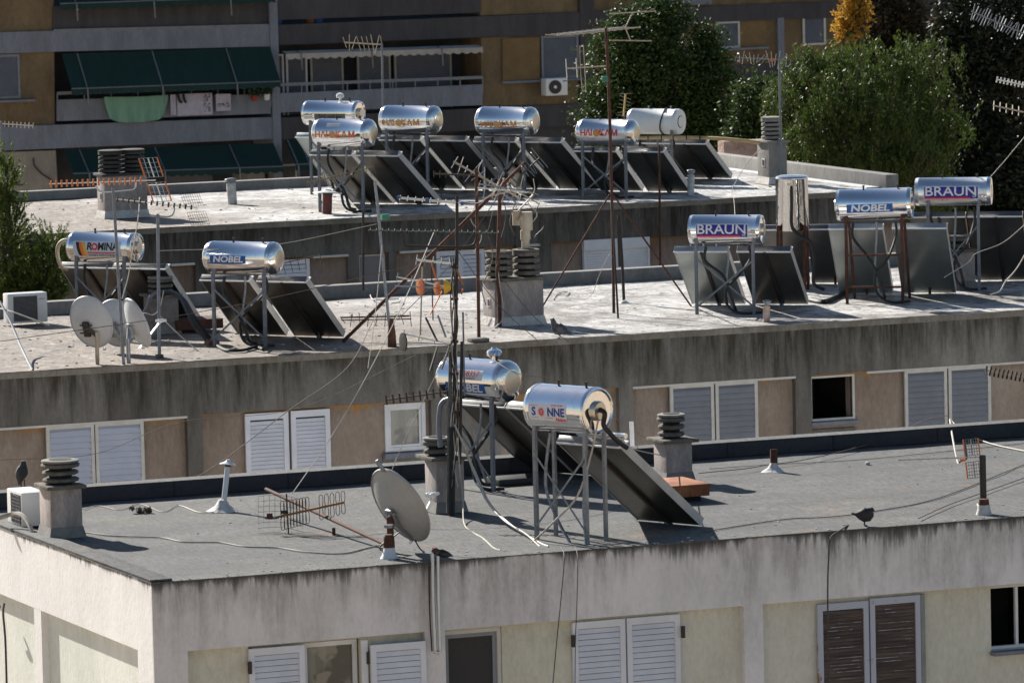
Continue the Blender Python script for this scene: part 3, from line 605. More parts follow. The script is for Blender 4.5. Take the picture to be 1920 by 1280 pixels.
g_, o_ = hang('towel', 'small white towel with a printed lower edge, rightmost of the washing', 398, 176, 426, 208, TOWEL, waves=1.5, amp=.01); motifs(g_, o_, .05, .95, .62, .9, 24)
hang('towel', 'narrow folded white cloth between the mint sheet and the patterned towel', 313, 177, 323, 216, TOWEL, waves=1, amp=.02)
for k, (x, w_) in enumerate(((326, 5), (336, 4))):
    a = ony(x, 176, Y4); m = MB(); m.tube([V((a.x, Y4-.36, a.z)), V((a.x+.02, Y4-.36, a.z-.12)), V((a.x+.05, Y4-.36, a.z-.2)), V((a.x+.08+.03*(1-k), Y4-.36, a.z-.24))], .035, 8)
    tag(m.build('sock', SOCK, None, smooth=True), ('black sock pegged left of its pair on the washing line', 'black sock pegged right of its pair on the washing line')[k], 'sock')
def leafball(m, c, r, n, rnd, size=.05):
    for _ in range(n):
        d = V((rnd.gauss(0, 1), rnd.gauss(0, 1), rnd.gauss(0, 1))).normalized()*r*rnd.random()**.4; p = c+d
        u = V((rnd.gauss(0, 1), rnd.gauss(0, 1), rnd.gauss(0, 1))).normalized()*size; v = u.cross(V((rnd.gauss(0, 1), rnd.gauss(0, 1), 1))).normalized()*size*.5
        m.add([p-u, p+v, p+u, p-v], [(0, 1, 2, 3)])
PLANT = pm('pot_plant_leaf', (.035, .07, .02), (.02, .04, .012), 9, .6)
for (x, y, lab, potm) in ((470, 178, 'red flower pot with trailing plant hung on the upper left balcony rail', pm('red_pot', (.35, .03, .03), None, 5, .6)), (493, 176, 'white flower pot with red blooms beside the white column', WHITEP)):
    a = ony(x, y, Y4); c = V((a.x, Y4-.32, a.z)); t = empty('potted_plant', c, lab, 'potted plant')
    MB().lathe(c-UZ*.17, UZ, [(0, .07), (.15, .1), (.17, .105)], 14).build('pot', potm, t, smooth=True)
    rnd = random.Random(x); m = MB(); leafball(m, c+UZ*.12, .2, 160, rnd); m.build('foliage', PLANT, t, recalc=False)
for x, c_, l in ((528, BLUEP, 'blue plastic crate on the balcony floor beside the white column'), (604, BLUEP, 'blue pot on the upper right balcony floor'), (588, pm('terracotta', (.3, .1, .05), None, 5, .8), 'brown terracotta pot on the upper right balcony floor')):
    a = ony(x, 41, Y4); o = MB().lathe(V((a.x, Y4+.3, a.z-.12)), UZ, [(0, .1), (.16, .14), (.2, .15)], 12).build('plant_pot', c_, None, smooth=True); tag(o, l, 'pot')
# lamp globe at upper left
a = ony(140, 16, Y4); c = V((a.x, Y4-.2, a.z)); t = empty('balcony_lamp', c, 'small round white lamp hanging under the top left awning', 'lamp')
MB().lathe(c-UZ*.05, UZ, [(0, .01), (.02, .045), (.06, .055), (.1, .03)], 14).build('globe', WHITEM, t, smooth=True); MB().tube([c+UZ*.05, c+UZ*.2], .008, 6).build('cord', DARKM, t)
# loose black cable and socket on the lower left wall
P_ = [ony(x, y, Y4) for x, y in ((62, 296), (64, 310), (78, 326), (92, 335), (99, 345), (100, 362))]
tag(MB().tube(smoothpts([V((p.x, Y4-.03, p.z)) for p in P_]), .022, 6).build('wall_cable', DARKM, None, smooth=True), 'thick dark cable running down the cream wall behind the far parapet', 'cable')
# ---- far right block
Y5 = at(1500, 100, 190).y
B5 = empty('apartment_building', (95, Y5+5, 0), 'distant ochre and concrete block behind the trees at upper right', 'building')
def q5(n, m_, pts, a, b): return q4(n, m_, pts, a, b, B5, Y5)
q5('wall', YEL4, [(1100, -60), (2100, -60), (2100, 420), (1100, 420)], 0, 8)
q5('floor_band', CONC4B, [(1100, 22), (1330, 12), (1960, -12), (1960, 18), (1330, 42), (1100, 50)], -.12, -.001)
q5('floor_band', CONC4B, [(1250, 128), (1960, 96), (1960, 130), (1250, 160)], -.12, -.001)
q5('pillar', CONC4, [(1455, 34), (1467, 33), (1470, 330), (1458, 330)], -.14, -.001)
q5('pillar', CONC4, [(1205, -60), (1220, -60), (1222, 330), (1208, 330)], -.14, -.001)
q5('balcony_parapet', CONC4, [(1236, -10), (1330, -14), (1330, 8), (1236, 12)], -.2, -.121)
q5('wall_panel', pm('ochre_recess_far', (.22, .145, .065), (.17, .11, .05), 3, .95, fine=.2), [(1386, 40), (1434, 37), (1434, 88), (1386, 91)], -.05, -.001)
win4(1340, 41, 1386, 90, bld=B5, Y=Y5, dep=-.09); win4(1503, 30, 1547, 84, bld=B5, Y=Y5, dep=-.09); q5('sill', CONC4, [(1338, 92), (1436, 87), (1436, 91), (1338, 96)], -.25, -.001)
# low pinkish wall seen under the bamboo pole
c = at(1400, 300, 118)
m = MB(); m.box(c.x-.5, c.x+.7, c.y, c.y+.3, 8, 12.72); tag(m.build('garden_wall', pm('broken_pink_render', (.50, .36, .30), (.28, .2, .17), 3, .95, bump=.03, fine=.4), None), 'crumbling pinkish wall glimpsed through leaves below the bamboo pole', 'wall')
# ------------------------------------------------------------------ trees
def leafmat(name, c1, c2, rough=.45, trans=.25, c3=None):
    m, n, bs = newmat(name); geo = N(n, 'ShaderNodeNewGeometry')
    r = N(n, 'ShaderNodeValToRGB'); r.color_ramp.elements[0].color = (*c1, 1); r.color_ramp.elements[1].color = (*c2, 1)
    if c3: e = r.color_ramp.elements.new(.93); e.color = (*c2, 1); r.color_ramp.elements[2].color = (*c3, 1)
    n.links.new(geo.outputs['Random Per Island'], r.inputs[0]); n.links.new(r.outputs[0], bs.inputs['Base Color']); bs.inputs['Roughness'].default_value = rough; bs.inputs['Specular IOR Level'].default_value = .32
    tr = N(n, 'ShaderNodeBsdfTranslucent'); n.links.new(r.outputs[0], tr.inputs[0]); mx = N(n, 'ShaderNodeMixShader'); mx.inputs[0].default_value = trans
    n.links.new(bs.outputs[0], mx.inputs[1]); n.links.new(tr.outputs[0], mx.inputs[2]); n.links.new(mx.outputs[0], n.nodes['Material Output'].inputs[0]); return m
BARK = pm('bark', (.09, .07, .05), (.05, .04, .03), 8, .95, bump=.02, stretch=(1, 1, .2))
def tree(label, cat, name, lobes, D, dd, nclump, per, leaf, mat, kind='leaf', seed=1, spread=.3, shell=.55, trunk=None, outliers=.03, cspread=None):
    rnd = random.Random(seed); Ls = []
    for (x, y, rx, ry, *e) in lobes:
        Dl = D+(e[0] if e else 0); c = at(x, y, Dl); Ls.append((c, rx*Dl/FPX, ry*Dl/FPX, dd*rx*Dl/FPX))
    tx, ty = trunk or (lobes[0][0], lobes[0][1]); b = at(tx, ty, D); base = V((b.x, b.y, 0))
    root = empty(name, base, label, cat)
    tot = sum(a[1]*a[2] for a in Ls); m = MB(); vs = []; fs = []; cents = []
    for (c, ax, az, ay) in Ls:
        k = int(nclump*ax*az/tot)
        for _ in range(k):
            d = V((rnd.gauss(0, 1), rnd.gauss(0, 1), rnd.gauss(0, 1))).normalized(); q = shell+(1-shell)*rnd.random()**.6
            if rnd.random() < .25: q *= rnd.random()
            if rnd.random() < outliers: q *= 1.18
            p = c + RX*(d.x*ax*q) + VX*(d.y*ay*q) + UZ*(d.z*az*q); q2 = noise.noise(p*.9)
            p += (p-c)*(.30*q2+.34*noise.noise(p*2.1+V((seed, 0, 0))))
            if noise.noise(p*1.5+V((0, seed*3, 0))) < -.40: continue
            if rnd.random() < .05: p += (p-c)*rnd.uniform(.05, .28)
            cents.append(p)
            cs = spread*(.35+1.2*rnd.random()**1.5)
            hang_ = kind == 'droop'
            drift = V((rnd.gauss(0, .25), rnd.gauss(0, .25), -1 if hang_ else rnd.gauss(0, .5))).normalized()
            if kind == 'needle': drift = ((p-c).normalized()+V((0, 0, .7))).normalized()
            for i in range(per):
                if hang_: o = drift*(rnd.random()*cs*2.6)+V((rnd.gauss(0, .35), rnd.gauss(0, .35), rnd.gauss(0, .25)))*cs*.8; u = (drift+V((rnd.gauss(0, .5), rnd.gauss(0, .5), rnd.gauss(0, .3)))).normalized()
                elif kind == 'needle': t = rnd.random(); o = drift*(t*cs*2)+V((rnd.gauss(0, .2), rnd.gauss(0, .2), rnd.gauss(0, .2)))*cs*.5; u = (drift*1.0+V((rnd.gauss(0, .6), rnd.gauss(0, .6), rnd.gauss(0, .6)))).normalized()
                else: o = V((rnd.gauss(0, .5), rnd.gauss(0, .5), rnd.gauss(0, .5)))*cs; u = V((rnd.gauss(0, 1), rnd.gauss(0, 1), rnd.gauss(0, .6)-.2)).normalized()
                w_ = u.cross(V((rnd.gauss(0, 1), rnd.gauss(0, 1), rnd.gauss(0, 1)))).normalized(); L = leaf[0]*(.7+.6*rnd.random()); W = leaf[1]*(.7+.6*rnd.random())
                pp = p+o; k0 = len(vs); nn = u.cross(w_)
                vs += [pp-u*L/2, pp+w_*W/2+nn*W*.12, pp+u*L/2, pp-w_*W/2+nn*W*.12]; fs.append((k0, k0+1, k0+2, k0+3))
    m.v = vs; m.f = fs; m.build('crown', mat, root, recalc=False)
    t = MB(); cc = V((0, 0, 0))
    for L_ in Ls: cc += L_[0]
    top = cc/len(Ls); fork = V((base.x, base.y, min(l[0].z-l[2]*.7 for l in Ls)*.75)); t.tube([base, base.lerp(fork, .5)+V((.1, .05, 0)), fork], .26, 10, r2=.17)
    for (c, ax, az, ay) in Ls:
        mid = fork.lerp(c, .5)+V((rnd.gauss(0, .15), rnd.gauss(0, .15), 0)); t.tube(smoothpts([fork, mid, c], 4), .12, 8, r2=.04)
        for _ in range(7):
            e = rnd.choice(cents) if False else c+RX*(rnd.uniform(-1, 1)*ax*.75)+VX*(rnd.uniform(-1, 1)*ay*.6)+UZ*(rnd.uniform(-.5, .9)*az*.8); t.tube(smoothpts([mid.lerp(c, rnd.random()), mid.lerp(e, .5)+UZ*.1, e], 3), .04, 5, r2=.01)
    t.build('trunk', BARK, root, smooth=True); return root
GL1 = leafmat('glossy_leaf', (.022, .046, .010), (.062, .105, .022), .5, .25); GL2 = leafmat('pepper_leaf', (.026, .056, .008), (.10, .145, .028), .42, .34, (.16, .11, .05))
GL3 = leafmat('dark_leaf', (.006, .009, .004), (.022, .030, .012), .5, .1, (.10, .12, .07)); GL4 = leafmat('golden_leaf', (.38, .22, .03), (.65, .38, .06), .5, .45); GL5 = leafmat('pine_needle', (.04, .08, .012), (.12, .15, .025), .5, .35, (.25, .25, .05))
GL6 = leafmat('brown_green_leaf', (.02, .018, .007), (.055, .04, .014), .6, .2)
tree('glossy dark green tree just right of the far ochre block', 'tree', 'broadleaf_tree', [(1215, 160, 112, 128), (1175, 75, 66, 62), (1255, 35, 42, 42), (1150, 190, 50, 90), (1215, 30, 35, 25), (1140, 130, 30, 40), (1320, 170, 70, 80), (1325, 85, 32, 55), (1190, 230, 85, 60), (1345, 260, 80, 60), (1260, 240, 95, 60)], 138, .8, 3900, 17, (.095, .058), GL1, seed=2, spread=.30, trunk=(1230, 300))
tree('small glossy tree standing between the dark tree and the feathery one, behind the last chimney', 'tree', 'broadleaf_tree', [(1415, 200, 42, 55), (1395, 265, 45, 50), (1440, 300, 55, 50)], 134, .8, 520, 16, (.11, .07), GL1, seed=12, spread=.28, trunk=(1410, 330))
tree('feathery light green pepper tree behind the rear roof on the right', 'tree', 'pepper_tree', [(1610, 170, 150, 100), (1530, 120, 70, 50), (1700, 130, 85, 65), (1560, 260, 120, 90), (1700, 265, 105, 90), (1480, 190, 55, 60), (1770, 235, 52, 52), (1500, 300, 60, 60), (1640, 330, 130, 60), (1580, 180, 60, 55, -1.3), (1660, 215, 60, 50, -1.5), (1520, 240, 50, 45, -1.2), (1720, 290, 55, 45, -1.5), (1560, 345, 90, 50, -.8), (1720, 350, 90, 50, -.8), (1640, 300, 80, 60, -1.4)], 126, .7, 5200, 22, (.088, .024), GL2, kind='droop', seed=5, spread=.16, trunk=(1610, 400))
tree('golden yellow conifer tip beside the dark trees at the top', 'tree', 'conifer_tree', [(1600, 18, 22, 36), (1587, 58, 17, 28), (1616, -25, 18, 42)], 150, .8, 420, 22, (.10, .04), GL4, kind='needle', seed=6, spread=.14, trunk=(1605, 90))
tree('brownish dark tree directly right of the golden conifer', 'tree', 'conifer_tree', [(1680, 30, 62, 85), (1650, 90, 50, 50), (1720, 100, 60, 60)], 156, .8, 800, 18, (.14, .05), GL6, seed=8, spread=.3, trunk=(1690, 130))
tree('very dark tall tree filling the upper right corner', 'tree', 'broadleaf_tree', [(1860, 120, 120, 170), (1800, 60, 60, 90), (1900, 330, 130, 130), (1810, 260, 85, 120), (1790, 390, 120, 70), (1930, 20, 100, 90), (1740, 150, 40, 60), (1870, 440, 140, 90), (1760, 440, 110, 80)], 150, .7, 2900, 16, (.17, .075), GL3, seed=9, spread=.34, trunk=(1850, 430), shell=.35)
tree('yellow-green pine standing in the gap at the left edge', 'tree', 'pine_tree', [(8, 450, 48, 120), (10, 345, 22, 50), (85, 520, 46, 52), (60, 560, 60, 45), (30, 560, 70, 60), (95, 470, 22, 35)], 96.5, .8, 1500, 26, (.085, .016), GL5, kind='needle', seed=11, spread=.13, trunk=(30, 580))
# ================================================================== SOLAR WATER HEATERS
def textmesh(s, size, bold=0, shear=0, spacing=1.0, wscale=1.0):
    cu = bpy.data.curves.new('t', 'FONT'); cu.body = s; cu.size = size; cu.shear = shear; cu.offset = bold*size; cu.space_character = spacing
    cu.align_x = 'CENTER'; cu.align_y = 'CENTER'; cu.resolution_u = 3
    ob = bpy.data.objects.new('t', cu); COL.objects.link(ob); bpy.context.view_layer.update()
    me = ob.evaluated_get(bpy.context.evaluated_depsgraph_get()).to_mesh(); bm = bmesh.new(); bm.from_mesh(me)
    bmesh.ops.remove_doubles(bm, verts=bm.verts, dist=1e-5)
    for k in range(-4, 5):
        bmesh.ops.bisect_plane(bm, geom=bm.verts[:]+bm.edges[:]+bm.faces[:], plane_co=(0, k*size*.12, 0), plane_no=(0, 1, 0))
    vs = [(v.co.x*wscale, v.co.y) for v in bm.verts]; bm.verts.index_update(); fs = [[v.index for v in f.verts] for f in bm.faces]
    bm.free(); ob.to_mesh_clear(); bpy.data.objects.remove(ob); bpy.data.curves.remove(cu); return vs, fs
class Cyl:   # wraps flat (a, h) shapes on a tank
    def __init__(s, c, u, w_, r): s.c, s.u, s.r = c, u.normalized(), r; s.up = (UZ - s.u*s.u.z).normalized(); s.w = (w_ - s.u*w_.dot(s.u) - s.up*w_.dot(s.up)).normalized()
    def p(s, a, h, lift): t = h/s.r; return s.c + s.u*a + (s.w*math.cos(t)+s.up*math.sin(t))*(s.r+lift)
    def shape(s, name, mat, parent, vs, fs, lift, a0=0, h0=0):
        m = MB(); m.add([s.p(a0+a, h0+h, lift) for a, h in vs], fs); return m.build(name, mat, parent, recalc=False)
    def rect(s, name, mat, parent, a0, a1, h0, h1, lift, slant=0, nh=8, na=8):
        vs = []; fs = []
        for j in range(nh+1):
            for i in range(na+1): vs.append((a0+(a1-a0)*i/na+slant*(j/nh-.5), h0+(h1-h0)*j/nh))
        for j in range(nh):
            for i in range(na): k = j*(na+1)+i; fs.append((k, k+1, k+na+2, k+na+1))
        return s.shape(name, mat, parent, vs, fs, lift)
    def text(s, body, size, mat, parent, a0, h0, lift, bold=.02, shear=0, spacing=1, wscale=1, name='lettering'):
        vs, fs = textmesh(body, size, bold, shear, spacing, wscale); return s.shape(name, mat, parent, vs, fs, lift, a0, h0)
def disc(cy, mat, parent, a0, h0, r, lift, name='emblem', r2=0, n=28):
    vs = [(r*math.cos(2*math.pi*k/n), r*math.sin(2*math.pi*k/n)) for k in range(n)]
    if r2: vs += [(r2*math.cos(2*math.pi*k/n), r2*math.sin(2*math.pi*k/n)) for k in range(n)]; fs = [(k, (k+1) % n, (k+1) % n+n, k+n) for k in range(n)]
    else: vs.append((0, 0)); fs = [(k, (k+1) % n, n) for k in range(n)]
    return cy.shape(name, mat, parent, vs, fs, lift, a0, h0)
def logo_romina(cy, k, t):
    s = cy.rect('sticker', F_SIL, t, -.43*k, .40*k, -.14, .105, .002)
    for i, m_ in enumerate((F_BLK, F_OR, F_YEL)): cy.rect('flag_stripe', m_, t, (-.36+.052*i)*k, (-.308+.052*i)*k, -.125, .09, .004, slant=-.05)
    cy.text('R', .155, F_BLK, t, -.145*k, .02, .004, .035, .1); disc(cy, F_RED, t, -.052*k, .022, .055, .004, r2=.028); cy.text('MINA', .155, F_BLK, t, .175*k, .02, .004, .035, .1, wscale=.92*k)
    cy.rect('underline', F_RED, t, -.18*k, .36*k, -.078, -.06, .004); cy.text('ΗΛΙΑΚΟΙ ΘΕΡΜΟΣΙΦΩΝΕΣ', .052, F_BLK, t, .09*k, -.112, .004, .01, wscale=.80*k)
def logo_nobel(cy, k, t, a0=-.08, h0=.0, w_=.32, h=.062):
    cy.rect('sticker', F_BLUE, t, a0-w_*k, a0+w_*k, h0-h, h0+h, .002); cy.text('NOBEL', h*2.15, F_WHITE, t, a0, h0, .004, .035, .15, wscale=w_/.32*1.28*k*(.062/h))
def logo_braun(cy, k, t, a0=-.02, h0=.0):
    cy.rect('sticker_border', F_WHITE, t, a0-.41*k, a0+.41*k, h0-.115, h0+.10, .002); cy.rect('sticker', F_NAVY, t, a0-.40*k, a0+.40*k, h0-.105, h0+.09, .0035)
    cy.text('BRAUN', .205, F_WHITE, t, a0-.005, h0+.012, .005, .012, 0, 1.0, 1.16*k); cy.rect('underline', F_RED, t, a0-.40*k, a0+.29*k, h0-.105, h0-.078, .0055); cy.text('ltd', .05, F_WHITE, t, a0+.345*k, h0-.07, .0058, .01)
def logo_hlio(cy, k, t, mat, sun, h0=-.03, a0=-.02):
    for ch, x_ in (('H', -.375), ('Λ', -.268), ('Ι', -.198), ('Κ', .015), ('Α', .135), ('Μ', .275)): cy.text(ch, .155, mat, t, a0+x_*k, h0, .003, .028, wscale=1.0)
    q = a0-.095*k; disc(cy, sun, t, q, h0, .062, .003); disc(cy, mat, t, q, h0, .064, .0035, r2=.05); disc(cy, mat, t, q, h0, .026, .0035, r2=.019)
def logo_sonne(cy, k, t, a0=-.08, h0=-.02):
    n = 24; vs = []; r = .03; w_, h = .30, .105
    for (cx, cy_, a) in ((w_-r, h-r, 0), (-(w_-r), h-r, 90), (-(w_-r), -(h-r), 180), (w_-r, -(h-r), 270)):
        for i in range(5): q = math.radians(a+i*22.5); vs.append((cx+r*math.cos(q), cy_+r*math.sin(q)))
    # stripe the sticker so that it bends with the tank
    cy.rect('sticker', F_WHITE, t, a0-w_+.015, a0+w_-.015, h0-h, h0+h, .002, nh=10); cy.rect('sticker_edge', F_WHITE, t, a0-w_, a0+w_, h0-h+.015, h0+h-.015, .0025, nh=10)
    cy.text('S', .135, F_DB, t, a0-.215, h0+.0, .005, .035); cy.text('NNE', .135, F_DB, t, a0+.135, h0+.0, .005, .035, wscale=.98)
    for i in range(16):
        q = 2*math.pi*i/16; cy.shape('sun_ray', F_RED, t, [(.035*math.cos(q-.14), .035*math.sin(q-.14)), (.035*math.cos(q+.14), .035*math.sin(q+.14)), (.066*math.cos(q), .066*math.sin(q))], [(0, 1, 2)], .005, a0-.095, h0)
    disc(cy, F_RED, t, a0-.095, h0, .036, .0052, r2=.02); disc(cy, F_RED, t, a0-.095, h0, .012, .0054)
    cy.text('Aktion', .062, F_RED, t, a0+.2, h0-.082, .005, .03, .1); cy.text('SOLAR SYSTEM', .026, F_RED, t, a0+.15, h0+.085, .005, .01)
    cy.rect('underline', F_RED, t, a0-.28, a0-.15, h0-.070, h0-.066, .005); cy.rect('underline', F_RED, t, a0-.04, a0+.1, h0-.070, h0-.066, .005); cy.rect('underline', F_RED, t, a0-.28, a0-.15, h0+.070, h0+.074, .005)
def heater(label, D, roof, phi, tc, L, dia, cap='dome', logo=None, legs=None, leg_w=.8, legm=None, panels=None, H=1.3, Zp=1.05, pw=.9, gap=.06, ptop=None, tilt=0, tankm=None, hose=True, vertical=False, frame_m=None, npan=2, brace='x', rails=True, foot=None, capside=1, seed=0, front4=False, pmats=None):
    legm = legm or GREYP; tankm = tankm or CHR; zr = ZR[roof]; ph = math.radians(phi)
    u = RX*math.cos(ph) - VX*math.sin(ph); nrm = RX*math.sin(ph) + VX*math.cos(ph)   # tank axis, direction the collectors face
    T = at(tc[0], tc[1], D); ut = (u + UZ*tilt).normalized(); r = dia/2; rnd = random.Random(seed+int(tc[0]))
    root = empty('solar_water_heater', V((T.x, T.y, zr)), label, 'solar heater', 'rooftop solar water heaters')
    if not vertical:
        hl = L/2; t_ = MB(); prof = [(-hl, r*.97), (-hl+.012, r*1.0), (-hl+.03, r*1.0), (-hl+.034, r*1.012), (-hl+.046, r*1.012), (-hl+.05, r), (hl-.05, r), (hl-.046, r*1.012), (hl-.034, r*1.012), (hl-.03, r), (hl-.012, r), (hl, r*.97)]
        t_.lathe(T, ut, prof, 64); tk = t_.build('tank', tankm, root, smooth=True)
        for sgn in (1, -1):
            e = T + ut*(hl*sgn); d = ut*sgn
            if cap == 'dome': cp = [(-.004, r*.985), (.02, r*.97), (.05, r*.86), (.075, r*.70), (.088, r*.58), (.09, r*.55)]; MB().lathe(e, d, cp, 48).build('end_cap', CHRC, root, smooth=True); MB().lathe(e+d*.0895, d, [(0, r*.54), (.004, r*.5), (.006, r*.02)], 32).build('cap_disc', CAPD, root, smooth=True)
            elif cap == 'hub':
                cp = [(-.004, r*.985), (.012, r*.975), (.018, r*.9), (-.01, r*.8), (-.02, r*.5), (-.02, r*.02)]; MB().lathe(e, d, cp, 48).build('end_cap', CHRC, root, smooth=True)
                MB().lathe(e-d*.02, d, [(0, r*.42), (.05, r*.42), (.06, r*.39), (.07, r*.36), (.072, r*.02)], 32).build('cap_hub', CAPD if sgn == capside else CHR2, root, smooth=True)
            else:
                MB().lathe(e, d, [(-.004, r*.985), (.016, r*.96), (.02, r*.9), (.02, r*.02)], 40).build('end_cap', tankm, root, smooth=True); MB().lathe(e+d*.02, d, [(0, r*.48), (.006, r*.46), (.006, r*.02)], 32).build('cap_disc', BLACK if cap == 'ring' else CAPD, root, smooth=True)
                if cap == 'ring': MB().lathe(e+d*.027, d, [(0, r*.42), (.004, r*.42), (.004, r*.02)], 32).build('cap_plate', tankm, root, smooth=True)
        for a in (-.15, .32):
            p = T + ut*(a*L) + UZ*r; MB().tube([p-UZ*.01, p+UZ*.03], .014, 8).tube([p+UZ*.03, p+UZ*.055], .02, 8).build('valve', DARKM if cap != 'ring' else GALV, root)
        if logo: logo(Cyl(T, ut, -nrm, r), L/1.1, tk)
        ztop = T.z - r*.92
    else:
        MB().lathe(T-UZ*L/2, UZ, [(0, r*.97), (.015, r), (L-.05, r), (L-.045, r*1.015), (L-.03, r*1.015), (L-.02, r), (L-.005, r*.96), (L+.015, r*.7), (L+.025, r*.02)], 56).build('tank', tankm, root, smooth=True); ztop = T.z-L/2
    # stand
    lw = leg_w/2; O = V((T.x, T.y, zr)) - nrm*(.16 if not vertical else r*.8)
    fr = O + nrm*(.34 if not vertical else 1.6*r)
    LW = .045
    for s in (-1, 1):
        a = O+u*(lw*s); b = V((a.x, a.y, ztop+ut.z*lw*s)); l = MB(); l.bar(a, b, LW, LW, side=u); l.build('leg', legm, root)
        a2 = fr+u*(lw*s); b2 = V((a2.x, a2.y, ztop+ut.z*lw*s)); foot_ = a2 + nrm*(.0 if brace != 'a' else .55)
        if front4 or vertical or brace == 'a': MB().bar(foot_, b2, LW*.9, LW*.9, side=u).build('leg', legm, root)
        c = MB(); c.prism([b - nrm*.03+u*.04, b2+nrm*.03+u*.04, b2+nrm*.03+u*.04+UZ*.10, (b+b2)/2+u*.04+UZ*.02, b-nrm*.03+u*.04+UZ*.10], -u*.05); c.build('cradle', legm, root)
    A = lambda s, z: O+u*(lw*s)-nrm*.03+UZ*z
    hh = ztop-zr
    if brace == 'x':
        MB().bar(A(-1, hh*.80), A(1, hh*.12), .036, .006, side=UZ).build('brace', legm, root); MB().bar(A(1, hh*.76)-nrm*.01, A(-1, hh*.10)-nrm*.01, .036, .006, side=UZ).build('brace', legm, root)
    elif brace == 'a':
        for zz in (.58, .20): MB().bar(A(-1, hh*zz), A(1, hh*zz), .03, .03, side=UZ).build('crossbar', legm, root)
    # collectors seen from behind
    if panels is not False:
        Dp = D + (.42*math.cos(ph)); P0 = at(ptop[0], ptop[1], Dp) if ptop else T+nrm*.4-UZ*(r+.1)
        zt_ = P0.z; zbm = zt_-Zp
        if zbm < zr+.05: zbm = zr+.05
        Hs = (nrm*H + UZ*(zbm-zt_)); sl = Hs.normalized(); face = sl.cross(u).normalized()
        if face.z < 0: face = -face
        tot = npan*pw+(npan-1)*gap
        for k in range(npan):
            off = -tot/2+pw/2+k*(pw+gap); c0 = P0+u*off; c1 = c0+Hs; mid = (c0+c1)/2; cr = MB()
            cr.obox(mid, u*(pw/2), Hs/2, face*.048); pn = cr.build('collector', (pmats or (COLB, COLB))[k], root, bevel=.006)
            e = MB()
            for s in (-1, 1): e.obox(mid+u*(s*(pw/2+.003)), u*.004, Hs/2*1.0, face*.055)
            e.build('side_trim', frame_m or COLS, pn)
            tdir = (nrm*.94+UZ*.34).normalized(); tn = tdir.cross(u).normalized(); cb = c0-face*.05-UZ*.01; e = MB(); e.obox(cb+tdir*.085, u*(pw/2+.008), tdir*.095, tn*.010); e.build('top_trim', COLT, pn)
            e = MB(); e.obox(mid+face*.052, u*(pw/2-.03), Hs/2*.97, face*.004); e.build('glass', GL_D, pn)
            if rails: 
                e = MB(); q0 = c0+u*(.02*pw)-face*.065; e.bar(q0, q0+Hs*1.03, .045, .045, side=u); e.build('back_rail', DARKM, pn)
            ft = MB(); q = c1+u*(.02)-sl*.12; ft.bar(V((q.x, q.y, zr)), q-face*.04, .04, .04, side=u); ft.build('foot', legm, pn)
        hd = MB(); a = P0-u*(tot/2+.0)-sl*.012+UZ*.03; 
    # hoses
    if hose:
        def hz(pts, rr, mm, nm='hose'): MB().tube(smoothpts(pts, 8), rr, 8).build(nm, mm, root, smooth=True)
        bt = T-UZ*(r*.98); q = T-UZ*(r+.04)
        if vertical:
            s_ = T-nrm*(r+.03)+u*.03; hz([s_+UZ*.25, s_, s_-UZ*.35, s_-UZ*.5+u*.12, s_-UZ*.62+u*.3, s_-UZ*.95+u*.34, V((s_.x, s_.y, zr+.15))+u*.33, V((s_.x, s_.y, zr+.04))+u*.5], .028, BLACK)
        else:
            k1, k2 = -.33+rnd.uniform(-.05, .05), .3+rnd.uniform(-.05, .05)
            hz([q+ut*(k1*L), q+ut*(k1*L)-UZ*.22-nrm*.05, O+u*(-.1+rnd.uniform(-.1, .1))+UZ*(hh*.55), O+u*.08+UZ*(hh*.30)-nrm*.02, O+u*.15+UZ*.10, O+u*.1+nrm*.3+UZ*.03], .024, BLACK)
            hz([q+ut*(k2*L), q+ut*(k2*L)-UZ*.2+nrm*.04, O+u*.22+UZ*(hh*.55)-nrm*.03, O+u*.02+UZ*(hh*.36), O+u*.04+UZ*(hh*.12), O+u*.25+UZ*.03-nrm*.05, O+u*(lw+.1)+UZ*.03+nrm*.1], .022, BLACK)
            hz([q+ut*.02*L, q+ut*.02*L-UZ*.2, O+nrm*.1+UZ*(hh*.4), O+u*.06+nrm*.2+UZ*.06], .017, GALV, 'pipe')
    return root, T, u, nrm, tk if not vertical else None
# depth of a heater = depth of its rear leg feet on the roof
def dl(x, y, roof, extra=.16): return depth(onz(x, y, ZR[roof]))+extra
hs = {}
hs['sonne'] = heater('nearest heater, silver tank with a white sticker showing a red sun, on felt roof', dl(1076, 1018, 1), 1, 42.5, (1065, 766), .93, .565, 'hub', logo_sonne, leg_w=.80, legm=GALV, npan=1, hose=False, front4=True, pw=1.0, H=1.45, Zp=1.27, ptop=(1105, 826))
hs['nob1'] = heater('heater behind the tall mast with a phone number sticker above its blue one', dl(900, 920, 1), 1, 43, (898, 711), 1.0, .54, 'dome', lambda c, k, t: (logo_nobel(c, 1, t, .0, -.09, .34, .068), c.rect('sticker', F_WHITE, t, -.22, .30, .02, .155, .002), c.text('3958357', .115, F_RED, t, .04, .10, .004, .006, .1), c.text('ΤΗΛΕΦΩΝΑ', .035, F_BLK, t, .08, .04, .004, .01)), leg_w=.72, legm=GREYP, npan=2, pw=.80, gap=.05, H=1.3, Zp=1.2, ptop=(950, 757))
hs['rom'] = heater('heater with black, orange and yellow flag stripes on its sticker, behind the satellite dishes', dl(183, 631, 2), 2, 27, (197, 463), 1.10, .45, 'hub', logo_romina, leg_w=.84, ptop=(212, 497), pw=.92, gap=.01, H=1.05, Zp=1.1, capside=1)
